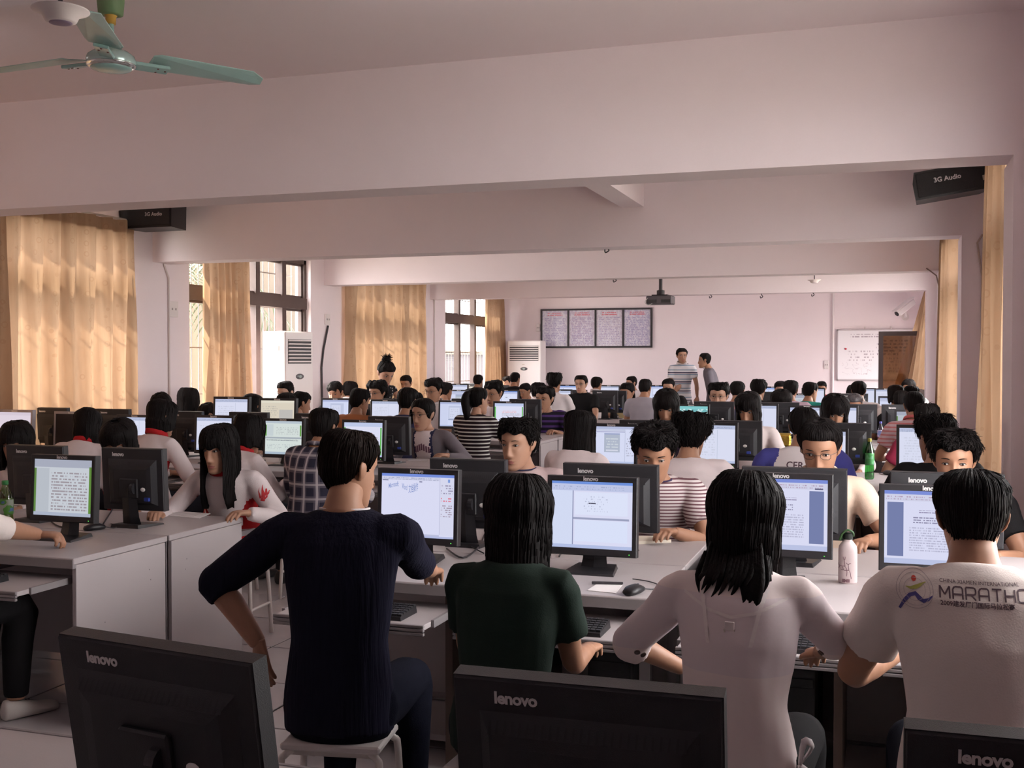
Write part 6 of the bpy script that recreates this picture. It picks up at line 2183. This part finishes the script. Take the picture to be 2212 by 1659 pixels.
person('marathon', 2100, 1003, 3.12, -2, 'short', C_tee, 'person in white marathon shirt leaning over the right hand desk', s=1.03, bow=.22, lean=.20, near=True, spikes=140, bs=1.05, collar=(C_tee, 'round'), rh=(.17, .50, .75), lh=(-.17, .48, .75), wr=.004, pants=C_jean)
lp = atz(158, 1158, .785)
person('leftarm', 0, 0, 3.75, 14, 'short', C_tee, 'person at left edge in white tee, only forearm and leg in view', s=1.0, loc=(-3.84, 3.70, 1.31), bow=.2, lean=.12, near=True, spikes=40, sleeve='three', rh=(lp.x - .09, lp.y - .06, .785, 0), lh=(-.17, .4, .72), hand='grip', pants=C_black, shoes='w', skin=0, armpole=((.6, -.5, -.5), (-.7, -.35, -.7)), rdir=((.75, .62, -.05), (0, 0, 1)))
# first full row, facing the camera
person('edgegirl', 36, 905, 5.38, 170, 'bob', JK, 'person in white jacket with dark red collar at the left frame edge', fem=1, s=1.05, bow=.25, sleeve='long', collar=CRed, paint=jacket_paint, hy=-5, skin=1)
person('bowgirl', 258, 899, 5.40, 164, 'bob', JK, 'person in white jacket bowed low behind the badge monitor', fem=1, s=1.06, bow=.45, lean=.20, sleeve='long', collar=CRed, paint=jacket_paint, skin=1, hy=2)
person('longgirl', 474, 911, 5.35, 176, 'long', JK, 'person with long black hair in white jacket with red flame on sleeve', fem=1, s=1.08, bow=.20, lean=.16, sleeve='long', collar=CRed, paint=jacket_paint, skin=1, hy=10, pants=C_red, rh=(.24, .40, .77), lh=(-.24, .30, .77), spikes=90, bs=1.05)
person('boy', 1119, 894, 5.35, 180, 'spiky', plain('rose_white', (.55, .42, .42)), 'person with spiky hair facing the camera left of the green shirt', s=1.05, bow=.08, lean=.12, hy=12, collar=(C_nav2, 'round'), skin=1, spikes=110)
person('striped', 1415, 907, 5.38, 172, 'spiky', C_tstripe, 'person in brown and white striped tee looking down at the desk', s=1.12, bow=.42, lean=.20, collar=(plain('trim_navy', (.05, .035, .08)), 'round'), skin=0, spikes=110, rh=(.20, .34, .79), lh=(-.10, .42, .79), bs=1.0)
person('glasses', 1772, 899, 5.42, 176, 'tidy', C_cream, 'person with glasses in cream shirt looking down behind the wide monitor', s=1.12, bow=.34, lean=.18, glasses=True, collar=(C_cream, 'polo'), skin=0, spikes=90, bs=0.97, hy=8, rh=(.2, .36, .78), lh=(-.2, .36, .78))
person('halfface', 2062, 918, 5.55, 184, 'spiky', C_black, 'person peering over the marathon shirt head, half face visible', s=1.14, bow=.16, lean=.12, skin=0, spikes=110, bs=1.05)
# second row, backs
person('stoop', 188, 878, 7.05, -14, 'long', JK, 'person stooping in white and red jacket with loose black hair', fem=1, s=1.08, bow=.50, lean=.26, sleeve='long', collar=CRed, paint=jacket_paint, hy=-12)
person('bobgirl', 349, 858, 6.95, 14, 'shortbob', JK, 'person in white jacket with red lettering on the back', fem=1, s=1.10, bow=.22, lean=.16, sleeve='long', collar=CRed, paint=jacket_paint, bs=1.12, hy=8)
person('bobgirl2', 537, 889, 6.80, 18, 'shortbob', JK, 'person in white jacket right of the long haired girl, back turned', fem=1, s=1.12, bow=.28, lean=.20, sleeve='long', collar=CRed, paint=jacket_paint, bs=1.05)
person('plaid', 700, 877, 6.70, 8, 'short', C_plaid, 'person in navy and white plaid shirt behind the navy sweater', s=1.10, bow=.22, lean=.14, bs=1.04, sleeve='three', collar=(C_plaid, 'polo'))
person('longtee', 1253, 881, 6.85, 14, 'long', C_pinkw, 'person with long straight black hair in pale tee, second row', fem=1, s=1.04, bow=.12, lean=.10, hy=10, spikes=70)
person('curlytee', 1493, 882, 6.60, 4, 'curly', C_pinkw, 'person with curly black hair in pale tee, back turned', s=1.10, bow=.22, lean=.15, collar=(C_pinkw, 'round'), spikes=110, bs=1.05)
person('raglan', 1736, 876, 6.75, 2, 'short', [C_white, C_blue], 'person in white and blue raglan shirt behind the glasses man', s=0.96, bow=.25, lean=.18, paint=raglan_paint, bs=1.06, collar=(C_blue, 'round'))
person('blackshirt', 2020, 885, 6.65, -14, 'spiky', C_black, 'person in black shirt with tousled hair near the right wall', s=1.10, bow=.15, lean=.12, hy=-18, spikes=100, bs=1.02)
# second row, facing
person('hoodie', 914, 856, 8.98, 186, 'lowtie', [C_dgrey, C_pinkw, C_nav2], 'person with glasses in grey hoodie leaning over the second row', fem=1, s=1.16, bow=.10, lean=.14, hy=10, glasses=True, sleeve='long', paint=hoodie_paint, skin=1, collar=None, bs=1.14, rh=(.28, .25, .78), lh=(-.28, .25, .78))
person('fringe', 1440, 837, 9.05, 178, 'bob', plain('plum', (.08, .05, .09)), 'person with thick fringe bowed behind the striped tee man', fem=1, s=1.14, bow=.42, lean=.18, skin=0)
person('cardigan', 1617, 843, 9.05, 178, 'bob', plain('cardigan', (.70, .60, .59)), 'person in white cardigan with head bowed, right desks', fem=1, s=1.10, bow=.38, lean=.18, hy=14, sleeve='long', skin=0, bs=1.1)
person('bowedright', 1804, 847, 9.10, 176, 'bob', C_pinkw, 'person bowed forward in pale pink shirt, right desks', fem=1, s=1.12, bow=.45, lean=.20, hy=-10, sleeve='long')
person('backleft', 449, 868, 9.25, 172, 'short', C_black, 'person with only black hair showing above the left monitor', s=1.0, bow=.40, lean=.18)
person('boyeyes', 619, 845, 9.20, 162, 'short', C_black, 'person whose eyes show above the split document monitor', s=1.06, bow=.14, lean=.14, skin=0, hy=6)
person('capshadow', 349, 846, 9.3, 180, 'shortbob', C_jk, 'person hidden behind the red lettered jacket, crown showing', fem=1, s=1.05, bow=.5, lean=.2)
# third row, backs
person('bobleft', 407, 834, 10.45, -4, 'shortbob', C_dots, 'person with rounded bob before the gathered curtain', fem=1, s=1.19, bow=.12, lean=.12)
person('besideboy', 651, 843, 10.35, 30, 'short', C_nav2, 'person with short hair turned right beside the eyes showing boy', s=1.02, bow=.2, lean=.14, hy=10)
person('headset', 545, 848, 10.45, 10, 'shortbob', C_jk, 'person with dark bob and dangling lock before the pale screen', fem=1, s=1.16, bow=.3, lean=.18)
person('orangeback', 777, 836, 10.25, 12, 'short', C_orange, 'person in orange brown top with bare nape, third row', s=1.10, bow=.25, lean=.16, hy=14)
person('navycollar', 881, 834, 10.30, 6, 'short', C_nav2, 'person in navy top with white collar behind the hoodie girl', s=1.16, bow=.2, lean=.14, collar=CW)
person('stripes', 1033, 833, 10.15, 6, 'pony', C_bstripe, 'person with ponytail in black and white striped tee', fem=1, s=1.10, bow=.05, lean=.06, hy=24, bs=1.08, collar=(C_black, 'round'), skin=1)
person('pinkstripe', 1974, 843, 10.15, -6, 'short', C_pstripe, 'person in pink striped polo shirt near the right curtain', s=1.0, bow=.25, lean=.2, collar=(C_coral, 'polo'), bs=0.98)
person('crimson', 2003, 867, 9.25, -4, 'spiky', C_crim, 'person in crimson tee between pink stripes and black shirt', s=1.0, bow=.25, lean=.2, bs=1.0)
# third row, facing
person('curlyglass', 815, 817, 12.5, 184, 'curly', C_black, 'person with curly hair and glasses under the polka dot woman', s=1.20, bow=.14, hy=10, glasses=True)
person('whiteglass', 937, 813, 12.5, 186, 'spiky', C_white, 'person with glasses in white shirt right of the closed curtain', s=1.20, bow=.2, hy=12, glasses=True, collar=(C_white, 'polo'))
person('spikyglass', 1067, 818, 12.5, 186, 'spiky', C_pinkw, 'person with thick hair and glasses right of the ponytail', s=1.20, bow=.2, hy=14, glasses=True)
person('purple', 1176, 829, 12.5, 176, 'spiky', C_purple, 'person in purple striped tee resting chin on hand', s=1.24, bow=.10, lean=.16, hy=14, bs=1.12, rh=(.015, .24, 1.02), lh=(-.18, .36, .77), rdir=((.0, -.25, .9), (.2, .9, .1)), hand='grip', armpole=((.5, .5, -.8), (-.7, -.35, -.75)))
person('leftlit', 616, 821, 11.6, 174, 'tidy', C_white, 'person with face lit by the window beside the air conditioner', s=1.11, bow=.2, hy=15, glasses=True, skin=3)
person('leftpair', 724, 822, 12.95, 172, 'short', C_black, 'person bowed left of the closed curtain, face half lit', s=1.15, bow=.3, hy=4, skin=1)
person('glassboy', 1552, 821, 12.5, 180, 'spiky', C_nav2, 'person with glasses facing the camera under the standing men', s=1.24, bow=.08, glasses=True, skin=1, spikes=80, hairm=M_hair)
person('redglass', 1688, 838, 12.5, 174, 'bob', C_black, 'person with fringe and red glasses bowed in the third row', fem=1, s=1.20, bow=.4, glasses=True)
person('greyhair', 1846, 848, 12.80, 178, 'crew', C_grey, 'person with short greyish hair bowed below the whiteboard', s=1.0, bow=.45, lean=.2, hairm=mat('hair_grey', (.06, .05, .055), .5))
# fourth row, backs
person('whitecollar', 757, 821, 14.0, 4, 'short', C_black, 'person with white collar left of the polka dot woman', s=1.13, bow=.2, collar=(C_white, 'stand'))
person('behindglass', 964, 824, 14.0, 20, 'short', C_white, 'person with white collar turned right before the barred window', s=.98, bow=.2, collar=(C_white, 'round'))
person('darkgirl', 1135, 826, 16.35, 205, 'tied', C_black, 'person with tied dark hair looking down left of the purple shirt', fem=1, s=1.0, bow=.3, hy=10)
person('behindpurple', 1163, 823, 14.4, 4, 'spiky', C_white, 'person with white collar hidden behind the purple shirt boy', s=1.06, bow=.2, collar=(C_white, 'stand'))
person('tallhead', 1198, 801, 13.6, 4, 'spiky', C_white, 'person with tall black hair against the white far wall', s=1.04, bow=.1, collar=(C_white, 'round'), spikes=60)
person('lanyard', 1255, 808, 14.3, 180, 'tidy', C_black, 'person with glasses and long bare neck in black top', s=.98, bow=.05, hy=6, glasses=True, skin=1, bs=.95)
person('greytee', 1394, 817, 14.15, 4, 'crew', C_grey, 'person in grey tee with cropped hair, back turned', s=1.0, bow=.15, hy=10, bs=1.0, collar=(C_grey, 'round'))
person('coral', 1593, 821, 13.6, 3, 'short', C_coral, 'person in coral red tee right of the glasses boy', s=1.0, bow=.15, bs=1.0, collar=(C_pinkw, 'round'))
person('peak', 1639, 816, 14.4, 10, 'spiky', C_black, 'person with peaked hair against the far wall, fourth row', s=1.06, bow=.2)
person('lilac', 1708, 819, 13.6, 4, 'short', C_lilac, 'person in lilac shirt in front of the white far wall', s=1.02, bow=.2, bs=1.05)
person('teal', 1751, 823, 14.5, 30, 'short', C_teal, 'person in teal and black shirt turned right, fourth row', s=1.02, bow=.2, hy=12)
person('whiteback', 1855, 821, 14.0, -4, 'short', C_white, 'person in white shirt below the whiteboard, back turned', s=1.0, bow=.25, bs=1.05)
person('creamback', 1935, 829, 13.6, -3, 'shortbob', C_tee, 'person in cream top before the glass door, back turned', fem=1, s=.98, bow=.2)
person('darkright', 1948, 841, 12.6, 4, 'short', C_black, 'person with dark hair left of the pink striped shirt', s=1.0, bow=.2)
person('smallright', 1969, 830, 14.35, 40, 'short', C_pinkw, 'person turned right before the lower glass door', s=.92, bow=.2, hy=20)
# fourth row, facing
person('yellowgirl', 1355, 824, 16.4, 188, 'tied', C_yellow, 'person in pale yellow tee seated facing the camera', fem=1, s=1.26, bow=.15, hy=14, skin=0, bs=1.2, rh=(.2, .36, .78), lh=(-.2, .36, .78))
person('curtainman', 877, 809, 16.1, 178, 'crew', C_black, 'person with cropped hair against the closed curtain', s=1.08, bow=.3)
person('faceleft', 1095, 811, 20.1, 190, 'short', C_tee, 'person facing the camera before the corner air conditioner', s=1.0, bow=.2, hy=10, skin=1)
person('facecentre', 1364, 811, 20.1, 205, 'tidy', C_white, 'person with face turned left behind the yellow tee girl', s=1.05, bow=.15, hy=20, skin=1)
person('belowmen', 1444, 816, 16.45, 180, 'tidy', C_black, 'person with short hair in front of the striped polo man', s=1.04, bow=.2, skin=1)
person('farface', 1686, 821, 16.5, 178, 'tied', C_black, 'person with parted hair left of the lilac shirt, far row', fem=1, s=1.0, bow=.2, skin=1)
person('redtop', 1775, 822, 20.1, 178, 'tied', C_red, 'person in red top facing the camera under the whiteboard edge', fem=1, s=.98, bow=.2, skin=0)
person('underboard', 1843, 830, 16.45, 176, 'bob', C_black, 'person bowed beneath the whiteboard, dark fringe', fem=1, s=1.0, bow=.45)
person('doorman', 1963, 817, 16.5, 182, 'tidy', C_tee, 'person facing the camera before the glass door', s=1.04, bow=.25, skin=0)
# farthest row, backs
person('farback1', 1033, 808, 17.8, 6, 'crew', C_black, 'person with cropped hair below the far left barred window', s=1.0, bow=.15)
person('farback2', 1113, 803, 17.85, 8, 'crew', C_black, 'person with dark collar before the corner air conditioner', s=1.0, bow=.1, hy=10)
person('farback3', 1289, 812, 17.8, 8, 'short', C_white, 'person with white collar right of the lanyard boy', s=1.05, bow=.15, collar=(C_white, 'stand'), hy=10)
# standing
person('bun', 833, 776, 13.0, 125, 'bun', C_dots, 'person standing with hair bun in black polka dot blouse', fem=1, s=1.29, bow=.55, hy=0, lean=.14, sleeve='cap', stand=True, skin=1, bs=1.0, rh=(.20, .22, .95), lh=(-.20, .22, .95), collar=None)
person('polo', 1473, 750, 17.25, 172, 'tidy', C_polo, 'person standing in striped polo shirt before the far wall', s=.98, bow=.06, hy=-14, stand=True, skin=1, bs=.88, collar=(C_white, 'polo'), rh=(.08, .24, 1.12), lh=(-.24, .12, 1.02), pants=mat('trouser_grey', (.13, .115, .125), .85), armpole=((.35, -.6, -.7), (-.5, -.5, -.6)), rdir=((-.5, .3, .8), (.3, .9, 0)))
person('greyshirt', 1522, 761, 17.1, 262, 'crew', mat('cloth_slate', (.13, .115, .135), .85, noise=.06, nscale=10), 'person standing in dark grey shirt facing left by the far wall', s=.96, bow=.02, hy=0, stand=True, skin=0, bs=.88, sleeve='long', collar=(mat('cloth_slate', (0, 0, 0)), 'round'), rh=(.17, .02, .86), lh=(-.17, .02, .86), pants=mat('trouser_slate', (.085, .085, .12), .85))
flush_pending()
for o in bpy.data.objects:
    if '_s' in o.keys():
        del o['_s']
